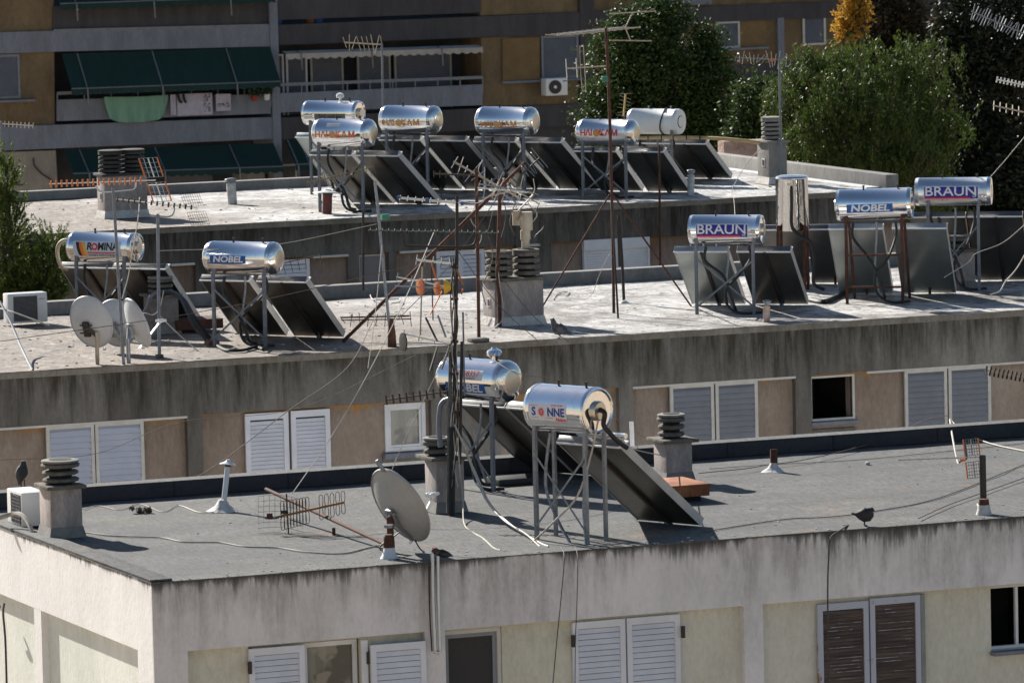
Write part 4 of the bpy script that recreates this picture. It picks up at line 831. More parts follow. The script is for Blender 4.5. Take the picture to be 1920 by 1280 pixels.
hs['nob2'] = heater('heater with a torn blue sticker left of the mast cluster, two collectors under it', dl(444, 652, 2), 2, 27, (456, 483), 1.06, .48, 'dome', lambda c, k, t: logo_nobel(c, 1, t, -.13, -.01, .30, .058), leg_w=.86, ptop=(475, 521), pw=.82, gap=.15, H=1.12, Zp=1.12)
hs['br1'] = heater('heater with a navy and red sticker standing left of the upright boiler', dl(1370, 591, 2), 2, 16, (1362, 430), 1.10, .445, 'hub', logo_braun, leg_w=.90, pmats=(COLP, COLB), ptop=(1373, 466), pw=.84, gap=.16, H=1.1, Zp=1.0)
hs['nob3'] = heater('heater on rusty red legs with a blue sticker, in front of the rightmost heater', dl(1647, 571, 2), 2, 11, (1640, 383), 1.14, .49, 'hub', lambda c, k, t: logo_nobel(c, 1, t, -.05, -.045, .36, .068), leg_w=.87, legm=RUST, pmats=(COLP, COLP), ptop=(1664, 423), pw=.84, gap=.16, H=1.15, Zp=1.18, tilt=.022, brace='a', rails=False)
hs['br2'] = heater('dull grey heater with a navy and red sticker, rightmost on the middle roof', dl(1790, 547, 2), 2, 10, (1788, 359), 1.17, .445, 'flat', logo_braun, leg_w=.80, tankm=CHR2, ptop=(1812, 401), pw=.86, gap=.05, H=1.2, Zp=1.15, frame_m=BROWNF)
hs['boil'] = heater('upright cylindrical steel boiler on a stand with bronze-framed collectors', dl(1485, 552, 2, .5), 2, 10, (1485, 381), .87, .52, vertical=True, leg_w=.42, legm=RUST, ptop=(1508, 425), pw=.66, gap=.08, npan=2, H=.9, Zp=.95, frame_m=BROWNF, brace='n', tankm=chrome('boiler_steel', (.74, .70, .66), .1, .012), rails=False)
hs['hbk'] = heater('rearmost left heater with dark blocky lettering and a white knob on top', dl(640, 366, 3), 3, 27, (625, 212), 1.08, .45, 'hub', lambda c, k, t: (c.rect('sticker', F_TAN, t, -.28, .36, -.12, .0, .002), c.text('SoLcoUo', .125, F_BLK, t, .04, -.06, .004, .03)), leg_w=.8, ptop=(638, 253), pw=.88, gap=.08, pmats=(COLP, COLB), H=1.25, Zp=1.05)
hs['h1'] = heater('heater with bright orange lettering and a blank white patch, front left of the rear roof', dl(661, 399, 3), 3, 29, (646, 249), 1.0, .49, 'dome', lambda c, k, t: (logo_hlio(c, 1.05, t, F_OR, F_SUN, -.02, -.01), c.rect('sticker', F_WHITE, t, -.24, .03, .12, .19, .002)), leg_w=.88, ptop=(664, 286), pw=.84, gap=.10, H=1.45, Zp=1.06)
hs['h2'] = heater('heater with faded orange lettering between the white-patch heater and the mast top', dl(772, 372, 3), 3, 29, (770, 224), 1.0, .50, 'dome', lambda c, k, t: logo_hlio(c, .98, t, F_FADE, F_SUN, -.05, -.02), leg_w=.84, ptop=(792, 258), pw=.84, gap=.10, H=1.5, Zp=1.0)
hs['h3'] = heater('heater with peeling half-lost orange lettering in the middle of the rear roof', dl(955, 371, 3), 3, 29, (951, 227), 1.0, .51, 'dome', lambda c, k, t: logo_hlio(c, .95, t, F_FADE, F_SUN, -.05, .0), leg_w=.83, ptop=(970, 261), pw=.84, gap=.10, H=1.5, Zp=1.03)
hs['h4'] = heater('heater with deep red lettering crossed by the tall rusty mast', dl(1136, 373, 3), 3, 27, (1139, 248), .98, .46, 'dome', lambda c, k, t: logo_hlio(c, .95, t, F_RED, F_YEL, .0, -.02), leg_w=.85, ptop=(1160, 279), pw=.82, gap=.12, H=1.1, Zp=.95, tankm=CHR2)
hs['wht'] = heater('white enamelled heater with a black ring on its end, rearmost right', dl(1225, 346, 3), 3, 30, (1230, 228), .98, .47, 'ring', None, leg_w=.8, legm=GALV, ptop=(1243, 264), pw=.88, gap=.02, H=1.0, Zp=.78, tankm=WHITEM)
# extras on particular heaters
def extra(hk, name, mat, fn): root = hs[hk][0]; m = MB(); fn(m, *hs[hk][1:4]); return m.build(name, mat, root, smooth=True)
extra('hbk', 'vent_knob', WHITEM, lambda m, T, u, n: m.lathe(T+u*.15+UZ*.21, UZ, [(0, .02), (.06, .025), (.07, .06), (.1, .075), (.14, .06), (.16, .01)], 16))
extra('nob1', 'vent_knob', CHR, lambda m, T, u, n: m.lathe(T+u*.28+UZ*.26, UZ, [(0, .03), (.05, .03), (.06, .085), (.10, .10), (.13, .085), (.15, .04), (.17, .03)], 24))
extra('wht', 'strap', BLACK, lambda m, T, u, n: [m.tube([T+u*.22+(UZ*math.cos(a)-n*math.sin(a))*.245+u*.03*math.sin(2*a) for a in [i*math.pi/14-.6 for i in range(22)]], .014, 6)])
extra('sonne', 'hose', BLACK, lambda m, T, u, n: m.tube(smoothpts([T+u*.50+UZ*.02, T+u*.60-UZ*.02-n*.02, T+u*.56-UZ*.16, T+u*.60-UZ*.26+n*.06, T+u*.62-UZ*.36+n*.16, T+u*.66-UZ*.46+n*.3], 6), .03, 10))
extra('sonne', 'conduit', CABLEW, lambda m, T, u, n: m.tube(smoothpts([T+u*.52-UZ*.1-n*.05, T+u*.46-UZ*.5-n*.12, T+u*.3-UZ*1.0-n*.2, T+u*0-UZ*1.35-n*.35, T-u*.3-UZ*1.60-n*.4], 6), .012, 8))
extra('sonne', 'pipe', GALV, lambda m, T, u, n: (m.tube(smoothpts([T-u*.25-UZ*.3-n*.05, T-u*.3-UZ*.7-n*.08, T-u*.28-UZ*1.0-n*.1, T-u*.1-UZ*1.35-n*.1, T+u*.18-UZ*1.59-n*.2], 6), .02, 8), m.tube(smoothpts([T+u*.25-UZ*.3+n*.0, T+u*.24-UZ*.8, T+u*.26-UZ*1.2-n*.05, T+u*.42-UZ*1.58-n*.2], 6), .02, 8)))
extra('sonne', 'header_pipe', CHR2, lambda m, T, u, n: m.tube([T+n*.44-UZ*.34-u*.05, T+n*.44-UZ*.34+u*.52], .035, 12))
extra('rom', 'elbow_pipe', PVC, lambda m, T, u, n: m.tube(smoothpts([T-u*.58+UZ*.08, T-u*.72+UZ*.09, T-u*.83+UZ*.0, T-u*.84-UZ*.16, T-u*.78-UZ*.32, T-u*.74-UZ*.36+n*.1], 6), .03, 10))
# side collector edge gleam for the nearest collector
# ================================================================== CHIMNEYS
def chimney(label, corner, roof, wx, wy, h, cowls, ch=.28, rings=3, rr=.2, shaft=None, capm=None, ov=.05, style='disc', mound=True, door=False, bot=None):
    zr = ZR[roof]; c = onz(*corner, zr); x0, y0 = c.x, c.y; root = empty('chimney', V((x0+wx/2, y0+wy/2, zr)), label, 'chimney'); shaft = shaft or CHIM
    m = MB(); m.box(x0, x0+wx, y0, y0+wy, zr, zr+h); m.build('shaft', shaft, root, bevel=.015)
    if mound: 
        f = .035; m = MB(); m.add([(x0-f, y0-f, zr+.004), (x0+wx+f, y0-f, zr+.004), (x0+wx+f, y0+wy+f, zr+.004), (x0-f, y0+wy+f, zr+.004), (x0-.004, y0-.004, zr+.14), (x0+wx+.004, y0-.004, zr+.14), (x0+wx+.004, y0+wy+.004, zr+.14), (x0-.004, y0+wy+.004, zr+.14)], [(0, 1, 5, 4), (1, 2, 6, 5), (2, 3, 7, 6), (3, 0, 4, 7)]); m.build('base_fillet', bot or CHIMG, root)
    m = MB(); m.box(x0-ov, x0+wx+ov, y0-ov, y0+wy+ov, zr+h, zr+h+.045); m.build('cap_slab', capm or CHIMD, root, bevel=.012)
    n = len(cowls)
    for k, cx in enumerate(cowls):
        cc = V((x0+wx*cx, y0+wy*.5, zr+h+.045)); cw = MB(); core = MB().lathe(cc, UZ, [(0, rr*.62), (ch, rr*.62)], 20).build('cowl', SOOT, root, smooth=True)
        st = ch/(rings+.35)
        for i in range(rings):
            zz = st*(i+.25); last = i == rings-1; hh = st*(.58 if style == 'disc' else .66); a = rr*(1.06 if last and style == 'disc' else 1)
            MB().lathe(cc+UZ*zz+V((random.uniform(-.006, .006), 0, 0)), V((random.uniform(-.015, .015), random.uniform(-.015, .015), 1)), [(0, a*.86), (hh*.18, a*.96), (hh*.5, a), (hh*.82, a*.97), (hh, a*.88)] if style == 'disc' else [(0, a*.95), (hh*.1, a), (hh*.9, a), (hh, a*.95)], 28).build('ring', capm or CHIMD, core, smooth=True)
        MB().lathe(cc+UZ*(st*(rings+.0)-st*.1), UZ, [(0, rr*.95), (.012, rr*1.02), (.03, rr*1.02), (.036, rr*.9), (.037, rr*.02)], 28).build('lid', capm or CHIMG, core, smooth=True)
    if door: 
        m = MB(); m.box(x0-.008, x0+.002, y0+wy*.35, y0+wy*.6, zr+h*.42, zr+h*.62); d = m.build('soot_door_frame', WHITEP, root); MB().box(x0-.014, x0-.006, y0+wy*.41, y0+wy*.54, zr+h*.45, zr+h*.59).build('soot_door', DARKM, d)
    return root, x0, y0, zr
chimney('chimney at the left edge of the felt roof beside the small outdoor air unit', (97, 1011), 1, .40, .46, .60, [.52], rr=.225, rings=3, ch=.30)
chimney('chimney standing behind the tall dark mast on the felt roof', (820, 963), 1, .37, .40, .66, [.25], rr=.17, rings=2, ch=.24, ov=.09)
chimney('pinkish chimney beside the rusty metal box on the felt roof', (1251, 907), 1, .36, .42, .52, [.46], rr=.175, rings=3, ch=.32, ov=.07)
chD = chimney('wide chimney with twin cement cowls and an old pipe, middle roof', (929, 613), 2, .80, .50, .68, [.22, .78], rr=.205, rings=4, ch=.42, style='slab', capm=CHIMD, door=True, bot=MOUND)
chimney('half hidden chimney between the rust-legged heater and the rightmost heater', (1789, 545), 2, .38, .4, .60, [.45], rr=.17, rings=2, ch=.24)
chimney('grey chimney beside the satellite dishes and the looping black hoses', (287, 628), 2, .42, .42, .56, [.5], rr=.19, rings=3, ch=.26, shaft=pm('dark_plaster', (.25, .215, .20), (.16, .14, .13), 4, .95, fine=.3), style='slab')
chimney('far left chimney with two big black cowls on the rear roof', (198, 411), 3, .78, .44, .74, [.25, .76], rr=.215, rings=5, ch=.40, style='slab', capm=pm('sooty_cement', (.07, .066, .06), (.035, .032, .03), 8, .9), door=True, bot=MOUND)
chimney('tall grey chimney at the right end of the rear roof behind a thin mast', (1443, 347), 3, .36, .52, .76, [.5], rr=.19, rings=5, ch=.42, style='slab', shaft=CHIMG, capm=CHIMG, door=True, bot=MOUND)
# PVC pipes on the twin chimney
_, x0, y0, zr = chD; c = V((x0+.8*.78, y0+.25, zr+.68+.3)); root = empty('flue_pipe', c, 'old cream plastic flue with an elbow rising from the right twin cowl', 'pipe')
MB().tube([c, c+UZ*.42], .062, 14).build('pipe', PVC, root, smooth=True); MB().tube([c+UZ*.30, c+UZ*.44], .078, 14).build('collar', PVC, root, smooth=True)
MB().tube([c+UZ*.44+RX*.03, c+UZ*.72+RX*.03], .085, 14).build('socket', PVC, root, smooth=True); MB().tube(smoothpts([c+UZ*.46, c+UZ*.6-RX*.05, c+UZ*.66-RX*.12+V((0, -.05, 0))], 4), .06, 12).build('elbow', PVC, root, smooth=True); MB().tube([c+UZ*.52-RX*.13, c+UZ*.74-RX*.13], .062, 14).build('socket', PVC, root, smooth=True)
# ================================================================== VENTS
def vent(label, base, roof, top, r, mat, cap=None, mound=0, capm=None, name='vent_pipe', moundm=None, lean=0):
    zr = ZR[roof]; b = onz(*base, zr); t = at(top[0], top[1], depth(b)); root = empty(name, b, label, 'vent pipe'); MB().tube([b, t], r, 14).build('pipe', mat, root, smooth=True); d = (t-b).normalized()
    if cap == 'cone': MB().lathe(t-d*.01, d, [(0, r*1.1), (.03, r*1.1)], 12).build('collar', DARKM, root, smooth=True); MB().lathe(t+d*.015, d, [(0, r*3.1), (.008, r*3.0), (.035, r*1.3), (.05, r*.8), (.065, r*.7), (.07, .002)], 22).build('cap', capm or WHITEP, root, smooth=True)
    if cap == 'box': MB().lathe(t, d, [(0, r*.6), (.03, r*.6), (.032, r*1.1), (.07, r*1.1), (.072, r*1.3), (.085, r*1.2), (.1, r*.2)], 14).build('cap', capm or GALV, root, smooth=True)
    if mound:
        m = MB(); rnd = random.Random(int(base[0])); ang = [2*math.pi*i/26 for i in range(26)]; wob = [1+.28*noise.noise(V((math.cos(a)*1.5, math.sin(a)*1.5, base[0]))) for a in ang]; vs = []; fs = []; pr = [(1.0, .004), (.8, .03), (.45, .08), (.25, .16), (.12, .17)]
        for (q, z) in pr:
            for a, w_ in zip(ang, wob): vs.append(b+V((math.cos(a)*mound*q*w_, math.sin(a)*mound*q*w_, z*mound/.22)))
        for j in range(4):
            for i in range(26): fs.append((j*26+i, j*26+(i+1) % 26, (j+1)*26+(i+1) % 26, (j+1)*26+i))
        m.add(vs, fs); m.build('mastic_mound', moundm or MOUND, root, smooth=True)
    return root
vent('slim white vent with a mushroom cap rising from a white mound', (418, 958), 1, (427, 873), .034, WHITEP, 'cone', mound=.2)
vent('short rusty vent stub in a white mound on the right of the felt roof', (1451, 884), 1, (1451, 842), .05, RUST, None, mound=.16)
MB_ = None
vent('small vent with a metal cap in front of the navy-sticker heater', (1437, 604), 2, (1438, 574), .055, RUSTP, 'box')
vent('squat maroon vent with a white cap at the left heater leg, rear roof', (613, 401), 3, (614, 364), .085, pm('maroon_paint', (.16, .035, .03), (.1, .03, .025), 6, .6), 'cone')
vent('silver wrapped vent stub right of the red-lettered heater', (1295, 367), 3, (1296, 328), .062, pm('silver_wrap', (.5, .52, .54), (.3, .3, .3), 14, .4, metal=.5, bump=.01), 'box')
vent('white-washed vent with a thin finial beside the far parapet', (436, 383), 3, (433, 344), .085, pm('whitewashed_vent', (.72, .70, .67), (.42, .39, .36), 9, .9, fine=.4), 'box')
vent('white-topped drain pipe against the brown infill panel of the middle block', (1186, 842), 1, (1184, 790), .03, WHITEP, None)
# rusty box
c = onz(1262, 944, Z1); m = MB(); root = empty('metal_box', c, 'flat rust-orange metal box beside the pinkish chimney', 'box'); xa = onz(1248, 943, Z1).x; ya = c.y
MB().box(xa, xa+.56, ya, ya+.85, Z1+.07, Z1+.21).build('cover', RUSTO, root, bevel=.008); MB().box(xa-.008, xa+.568, ya-.008, ya+.858, Z1+.205, Z1+.222).build('lid', RUSTO, root, bevel=.004); MB().box(xa+.08, xa+.48, ya+.1, ya+.7, Z1, Z1+.07).build('plinth', SOOT, root)
c = onz(968, 908, Z1); tag(MB().box(c.x-.28, c.x+.28, c.y-.1, c.y+.35, Z1+.004, Z1+.09).build('rubber_block', BLACK, None, bevel=.02), 'low black block on the felt below the collectors beside the tall mast', 'block')
for x, y, l in ((1627, 871, 'lone pale pebble on the open felt roof at right'),):
    c = onz(x, y, Z1); tag(MB().lathe(c, UZ, [(0, .02), (.015, .035), (.035, .03), (.045, .005)], 7).build('stone', MOUND, None, smooth=True), l, 'stone')
def cable(label, pts, r, mat, D=None, roof=None, z=.012, name='cable', slack=True):
    P = []
    for p in pts:
        if len(p) == 3: P.append(at(*p))
        elif roof: P.append(onz(p[0], p[1], ZR[roof])+UZ*z)
        else: P.append(at(p[0], p[1], D))
    o = MB().tube(smoothpts(P, 7), r, 6).build(name, mat, None, smooth=True); return tag(o, label, 'cable')
# ================================================================== SATELLITE DISHES
def dish(label, centre, D, roof, rad, az, el, pole_px, mat=DISHM, arm=True, polem=GALV, armside=1, pr=.03, dark_mount=False, polefoot=None):
    zr = ZR[roof]; c = at(*centre, D); a = math.radians(az); e = math.radians(el)
    n = (VX*math.cos(a)+RX*math.sin(a))*math.cos(e)+UZ*math.sin(e); n.normalize()
    base = V((c.x, c.y, zr)); x = UZ.cross(n).normalized(); y = n.cross(x)
    root = empty('satellite_dish', base, label, 'satellite dish', 'rooftop satellite dishes')
    m = MB(); dep = rad*.30; pf = [(rad*t, dep*(t*t-1)+.03) for t in (0.02, .2, .4, .6, .8, .92, 1.0)]
    prof = [(z, r_) for r_, z in pf]+[(.036, rad*1.012), (.02, rad*1.03), (.004, rad*1.012)]+[(z-.012, r_) for r_, z in reversed(pf)]
    # ellipse taller than wide, as offset dishes are
    cc = c; nv = 40; vs = []
    for (t, r_) in prof:
        for k in range(nv): q = 2*math.pi*k/nv; vs.append(cc+n*t+x*(r_*.94*math.cos(q))+y*(r_*1.04*math.sin(q)))
    fs = []
    for i in range(len(prof)-1):
        for k in range(nv): fs.append((i*nv+k, i*nv+(k+1) % nv, (i+1)*nv+(k+1) % nv, (i+1)*nv+k))
    fs.append(tuple(range(nv))); fs.append(tuple(range((len(prof)-1)*nv+nv-1, (len(prof)-1)*nv-1, -1)))
    m.add(vs, fs); m.build('reflector', mat, root, smooth=True)
    back = c-n*(dep+.02); P = at(pole_px[0], pole_px[1], D-.1); pf_ = V((P.x, P.y, zr)); pt = P
    bm_ = DARKM if dark_mount else GALV
    m = MB(); m.obox(back-y*.06, x*.05, y*.11, n*.02); m.bar(back-y*.02, pt-UZ*.06, .05, .05); m.bar(back-x*.10, back+x*.10, .03, .02); m.bar(back-y*.12-x*.05, back-y*.12+x*.12, .02, .02); m.build('bracket', bm_, root)
    MB().tube([pf_, pt], pr, 12).build('pole', polem, root, smooth=True)
    if arm:
        f0 = c-y*rad*1.0+n*.02; f1 = c+n*rad*1.05-y*rad*.35; MB().bar(f0-n*.1, f1, .028, .02).build('arm', ALU, root)
        lnb = MB(); lnb.lathe(f1, (c-f1).normalized(), [(-.08, .018), (-.02, .022), (0, .03), (.04, .03), (.05, .024)], 14); lnb.lathe(f1+x*.07, (c-f1).normalized(), [(-.08, .018), (-.02, .022), (0, .03), (.04, .03), (.05, .024)], 14); lnb.bar(f1-x*.02, f1+x*.1, .015, .03); lnb.build('feed_horn', WHITEP, root, smooth=True)
    return root, c, n, x, y
r_, c, n, x, y = dish('largest satellite dish, tilted on a rusty post in a white mound, on the felt roof', (749, 948), dl(730, 1043, 1), 1, .475, 50, 27, (731, 968), mat=DISHW, polem=RUST, pr=.042)
b = onz(730, 1046, Z1); MB().lathe(b, UZ, [(0, .11), (.04, .085), (.11, .065), (.15, .05)], 20).build('mastic_base', WHITEP, r_, smooth=True)
MB().lathe(b+UZ*.13, UZ, [(0, .07), (.12, .065), (.15, .045)], 16).build('rusty_collar', RUST, r_, smooth=True); MB().lathe(b+UZ*.36, UZ, [(0, .055), (.035, .055)], 16).build('clamp', GALV, r_, smooth=True)
m = MB(); m.bar(c-n*.17-y*.1, c-y*.47-n*.03, .03, .03); m.build('support_arm', GALV, r_); t = c+y*.5; MB().lathe(t-y*.02, y+x*.3, [(0, .02), (.07, .025), (.12, .03), (.16, .02)], 12).build('feed_horn', GALV, r_, smooth=True)
MB().tube(smoothpts([c-y*.48, c-y*.62-x*.05, c-y*.7-x*.25, b+UZ*.1-RX*.1, b+UZ*.3+RX*.12], 6), .009, 6).build('lead', DARKM, r_, smooth=True)
dish('round grey satellite dish nearest the left air unit', (170, 604), dl(182, 684, 2), 2, .375, 30, 16, (181, 622), polem=PVC, dark_mount=True, arm=False)
dish('white satellite dish half hidden behind the round grey one', (218, 606), dl(228, 668, 2)+.25, 2, .345, 22, 12, (229, 632), mat=DISHM, polem=PVC, arm=False)
dish('narrow-looking satellite dish turned sideways with its feed arm pointing right', (255, 606), dl(241, 682, 2), 2, .36, 62, 20, (240, 634), mat=DISHM, polem=GALV)
# ================================================================== MASTS AND ANTENNAS
def mast(label, base, roof, top, r, mat, D=None, block=None, r2=None, blockm=None, mids=None, cat='mast', name='antenna_mast'):
    zr = ZR[roof] if roof else 0
    b = onz(*base, zr) if D is None else at(*base, D); D_ = depth(b); t = at(*top, D_); root = empty(name, b, label, cat)
    pts = [b]+[at(*q, D_) for q in (mids or [])]+[t]; MB().tube(smoothpts(pts, 5) if mids else pts, r, 10, r2=r2).build('pole', mat, root, smooth=True)
    if block: MB().box(b.x-block, b.x+block, b.y-block, b.y+block, zr+.003, zr+block*1.1).build('foot_block', blockm or CHIMD, root, bevel=.01)
    return root, D_
def yagi(label, a, b, D, n, L, orient, boomm, elm, er=.006, br=.012, taper=.6, first=.02, last=1, parent=None, D2=None, shape='rod', name='tv_antenna', extras=None, group=True, wob=0, L2=None):
    A = at(*a, D); B = at(*b, D2 or D); d = (B-A); root = parent or empty(name, A, label, 'antenna', 'television antennas'); rnd = random.Random(int(a[0]*7+a[1]))
    if parent is not None: root = empty(name, A, label, 'antenna', 'television antennas')
    MB().bar(A, B, br*2, br*2).build('boom', boomm, root); dn = d.normalized()
    o = V(orient).normalized(); o = (o-dn*o.dot(dn)).normalized(); o2 = dn.cross(o)
    m = MB()
    for i in range(n):
        t = first+(last-first)*i/max(n-1, 1); p = A+d*t; l = L*(taper+(1-taper)*t)/2
        if shape == 'rod': w_ = V((rnd.uniform(-wob, wob), rnd.uniform(-wob, wob), rnd.uniform(-wob, wob))); m.tube([p-(o+w_)*l, p+(o+w_)*l], er, 6)
        elif shape == 'x': m.tube([p-o*l*.7-o2*l*.7, p+o*l*.7+o2*l*.7], er, 5); m.tube([p-o*l*.7+o2*l*.7, p+o*l*.7-o2*l*.7], er, 5)
        elif shape == 'butterfly': m.obox(p, o*l, dn*.014, o2*.012); m.obox(p+o2*.01, o*l*.5, dn*.026, o2*.018)
        elif shape == 'loop':
            for s in (-1, 1): m.tube(smoothpts([p, p+o2*.03+o*s*l*.4, p+o2*.03+o*s*l, p-o2*.03+o*s*l, p-o2*.03+o*s*l*.4, p], 3), er, 5)
    m.build('elements', elm, root); return root, A, B, dn, o, o2
def grid_reflector(parent, c, x, y, w_, h, nx, ny, mat, framem=None, r=.004, fold=.0, nrm=None, sides_only=False):
    for s in (-1, 1):
        m = MB(); nn = nrm or x.cross(y)
        def P(u_, v_): return c+x*(u_*w_/2)+y*(s*(.04+v_*h/2))+nn*(fold*v_)
        for i in range(ny+1): m.tube([P(-1, i/ny), P(1, i/ny)], r, 5)
        for i in range(nx+1):
            if sides_only and i not in (0, nx): continue
            if framem and i in (0, nx): continue
            m.tube([P(-1+2*i/nx, 0), P(-1+2*i/nx, 1)], r, 5)
        g_ = m.build('reflector_grid', mat, parent)
        if framem:
            for q in (-1, 1): MB().tube([P(q, 0), P(q, 1)], r*2.6, 6).build('side_rod', framem, g_)
            MB().tube([P(0, 0), P(0, 1)], r*2.6, 6).build('side_rod', mat, g_)
def ubracket(parent, pts, D, mat, r=.014): MB().tube(smoothpts([at(*p, D) for p in pts], 4), r, 8).build('bracket', mat, parent, smooth=True)
# left pair
rt, Dm = mast('thin grey mast in front of the flag-striped heater carrying the orange-dotted antenna', (232, 683), 2, (212, 352), .022, GREYP)
rt, A, B, dn, o, o2 = yagi('long antenna dotted with orange clips, pointing left in front of the far chimney', (92, 345), (292, 338), Dm, 18, .10, UZ, ALU, ORANGE, er=.014, br=.008, taper=1, last=.86)
ubracket(rt, [(180, 348), (184, 356), (195, 360), (235, 357), (252, 354), (255, 342)], Dm, ALU); grid_reflector(rt, at(291, 337, Dm), (RX*.83+VX*.55).normalized(), (UZ*.93-RX*.28).normalized(), .30, .58, 4, 4, ALU, ORANGE, .004)
rt, Dm = mast('thin grey mast with a small block foot between dishes and torn-sticker heater', (299, 671), 2, (296, 401), .024, GREYP, block=.05)
rt, A, B, dn, o, o2 = yagi('black-clipped antenna with a fine grid, below the orange-dotted one', (217, 373), (371, 390), Dm, 14, .07, UZ, ALU, DARKM, er=.015, br=.008, taper=1, last=.92)
ubracket(rt, [(244, 380), (247, 392), (262, 400), (296, 405), (318, 406), (326, 398), (327, 386)], Dm, GALV, .011); grid_reflector(rt, at(366, 392, Dm), (RX*.8+VX*.6).normalized(), (UZ*.95-RX*.3).normalized(), .32, .40, 8, 4, DARKM, None, .0025)
# centre group on the middle roof
rt, Dm = mast('slightly leaning grey mast with a rusty foot, leftmost of the middle cluster', (735, 648), 2, (703, 340), .022, GALV, mids=[(729, 600), (718, 490), (709, 395)])
b = onz(735, 650, Z2); MB().lathe(b, UZ, [(0, .07), (.2, .06), (.42, .03)], 12).build('foot', RUST, rt, smooth=True); MB().box(at(704, 405, Dm).x-.06, at(704, 405, Dm).x+.06, b.y-.04, b.y+.04, at(704, 405, Dm).z-.03, at(704, 405, Dm).z+.05).build('junction_box', GREENP, rt)
yagi('brown spiny antenna crossing in front of the white-patch heater collectors', (575, 344), (700, 313), Dm+8, 20, .20, UZ+RX*.4, pm('brass_boom', (.22, .16, .08), None, 9, .6, metal=.4), pm('brass_rod', (.22, .16, .08), None, 9, .6, metal=.4), er=.006, br=.008, wob=.4)
mast('short black post in front of the rear block wall, left of the cluster', (681, 545), None, (681, 395), .02, DARKM, D=dl(681, 600, 2)+1.5)
rt, Dm4 = mast('rust and grey mast on a flat block, just left of the twin-cowl chimney', (898, 638), 2, (893, 316), .026, RUST, block=.0, mids=[(897, 560), (895, 440)])
b = onz(898, 641, Z2); MB().box(b.x-.15, b.x+.13, b.y-.1, b.y+.1, Z2+.003, Z2+.06).build('foot_block', CHIMD, rt, bevel=.01)
yagi('thin horizontal rod antenna at the top of the middle masts', (812, 326), (893, 329), Dm4, 8, .10, UZ, DARKM, DARKM, er=.006, taper=1)
rt, Dm5 = mast('dark crooked mast strapped to the twin-cowl chimney', (937, 612), None, (938, 330), .03, RUST, D=depth(onz(929, 613, Z2))-.12, mids=[(936, 560), (933, 508), (936, 420)])
MB().tube(smoothpts([at(934, 508, Dm5-.02), at(938, 540, Dm5-.03), at(943, 570, Dm5-.03), at(941, 600, Dm5-.03), at(925, 616, Dm5-.03)], 5), .008, 6).build('lead', CABLEW, rt, smooth=True)
rt, Dd = mast('long rusty pole leaning diagonally across the middle masts', (642, 641), 2, (985, 305), .028, RUST)
yagi('bent weathered antenna with scattered rods at the top of the leaning pole', (850, 303), (975, 372), Dd, 12, .34, RX*.6+UZ, PVC, ALU, er=.006, br=.014, wob=.5)
yagi('tangled grey antenna fanning right from the top of the leaning pole', (895, 352), (1000, 362), Dd-.3, 9, .30, UZ+RX*.2, ALU, PVC, er=.006, br=.01, wob=.9)
yagi('short spiky antenna cluster right above the leaning pole tip', (975, 330), (1012, 296), Dd-.1, 9, .26, RX+UZ*.1, DARKM, GALV, er=.006, br=.01, wob=.6)
for k, (p0, p1) in enumerate((((898, 345), (985, 358)), ((905, 372), (978, 352)), ((935, 340), (925, 365)), ((955, 350), (1010, 382)), ((930, 355), (975, 385)), ((972, 395), (1000, 365)))):
    nm = ('uppermost', 'second', 'shortest', 'longest right-hand', 'lower right-hand', 'lowest')[k]
    tag(MB().tube([at(*p0, Dd-.5+k*.1), at(*p1, Dd-.4+k*.1)], .012, 6).build('antenna_rod', PVC if k % 2 else ALU, None, smooth=True), nm+' loose rod of the broken antenna above the twin-cowl chimney', 'antenna rod')
rt, Dm6 = mast('tallest rusty mast, crossing the red-lettered tank', (1151, 587), 2, (1136, 52), .024, RUST, mids=[(1149, 450), (1144, 250), (1140, 130)])
mast('thin dark pole touching the base of the tallest mast', (1159, 597), 2, (1147, 380), .016, DARKM)
rt, _ = mast('stubby dark mast with cable wound round it right of the tallest mast', (1170, 568), 2, (1160, 403), .024, DARKM, mids=[(1167, 500), (1163, 440)]); MB().tube([at(1163, 500, _-.03), at(1160, 410, _-.03)], .035, 8).build('cable_bundle', DARKM, rt, smooth=True); b = onz(1170, 569, Z2); MB().lathe(b, UZ, [(0, .09), (.03, .06), (.05, .03)], 14).build('mastic_base', MOUND, rt, smooth=True)
for lab, p0, p1 in (('brown wire stay running down left from the tallest mast', (1143, 365), (1017, 572)), ('brown wire stay running down right to the grey-white collector', (1146, 360), (1296, 574))):
    e = onz(*p1, Z2) if p1[0] > 1100 else onz(1017, 590, Z2); tag(MB().tube([at(*p0, Dm6), e if p1[0] > 1100 else at(1017, 575, depth(e))], .014, 6).build('guy_wire', RUST, None), lab, 'stay')
yagi('flat long-rod antenna on top of the tallest mast', (1045, 66), (1172, 52), Dm6-.8, 12, .56, RX, ALU, PVC, er=.010, br=.012, taper=.85, D2=Dm6+1.0)
for lab, p0, p1, q in (('raised reflector rod right of the flat long-rod antenna', (1143, 26), (1230, 21), (1172, 52)), ('lowered reflector rod below the flat long-rod antenna', (1143, 76), (1222, 77), (1172, 52))):
    rt = empty('antenna_reflector', at(*q, Dm6+.9), lab, 'antenna rod'); MB().tube([at(*p0, Dm6+.9), at((p0[0]+p1[0])/2+2, (p0[1]+p1[1])/2, Dm6+1.0), at(*p1, Dm6+.9)], .011, 6).build('rod', PVC, rt); MB().tube([at((p0[0]+p1[0])/2, (p0[1]+p1[1])/2, Dm6+.95), at(*q, Dm6+.95)], .010, 6).build('strut', PVC, rt)
rt, *_ = yagi('small upright dipole antenna halfway up the tallest mast', (1062, 129), (1136, 124), Dm6, 2, .30, UZ, PVC, ALU, er=.008, br=.010, taper=1, first=0, last=.26)
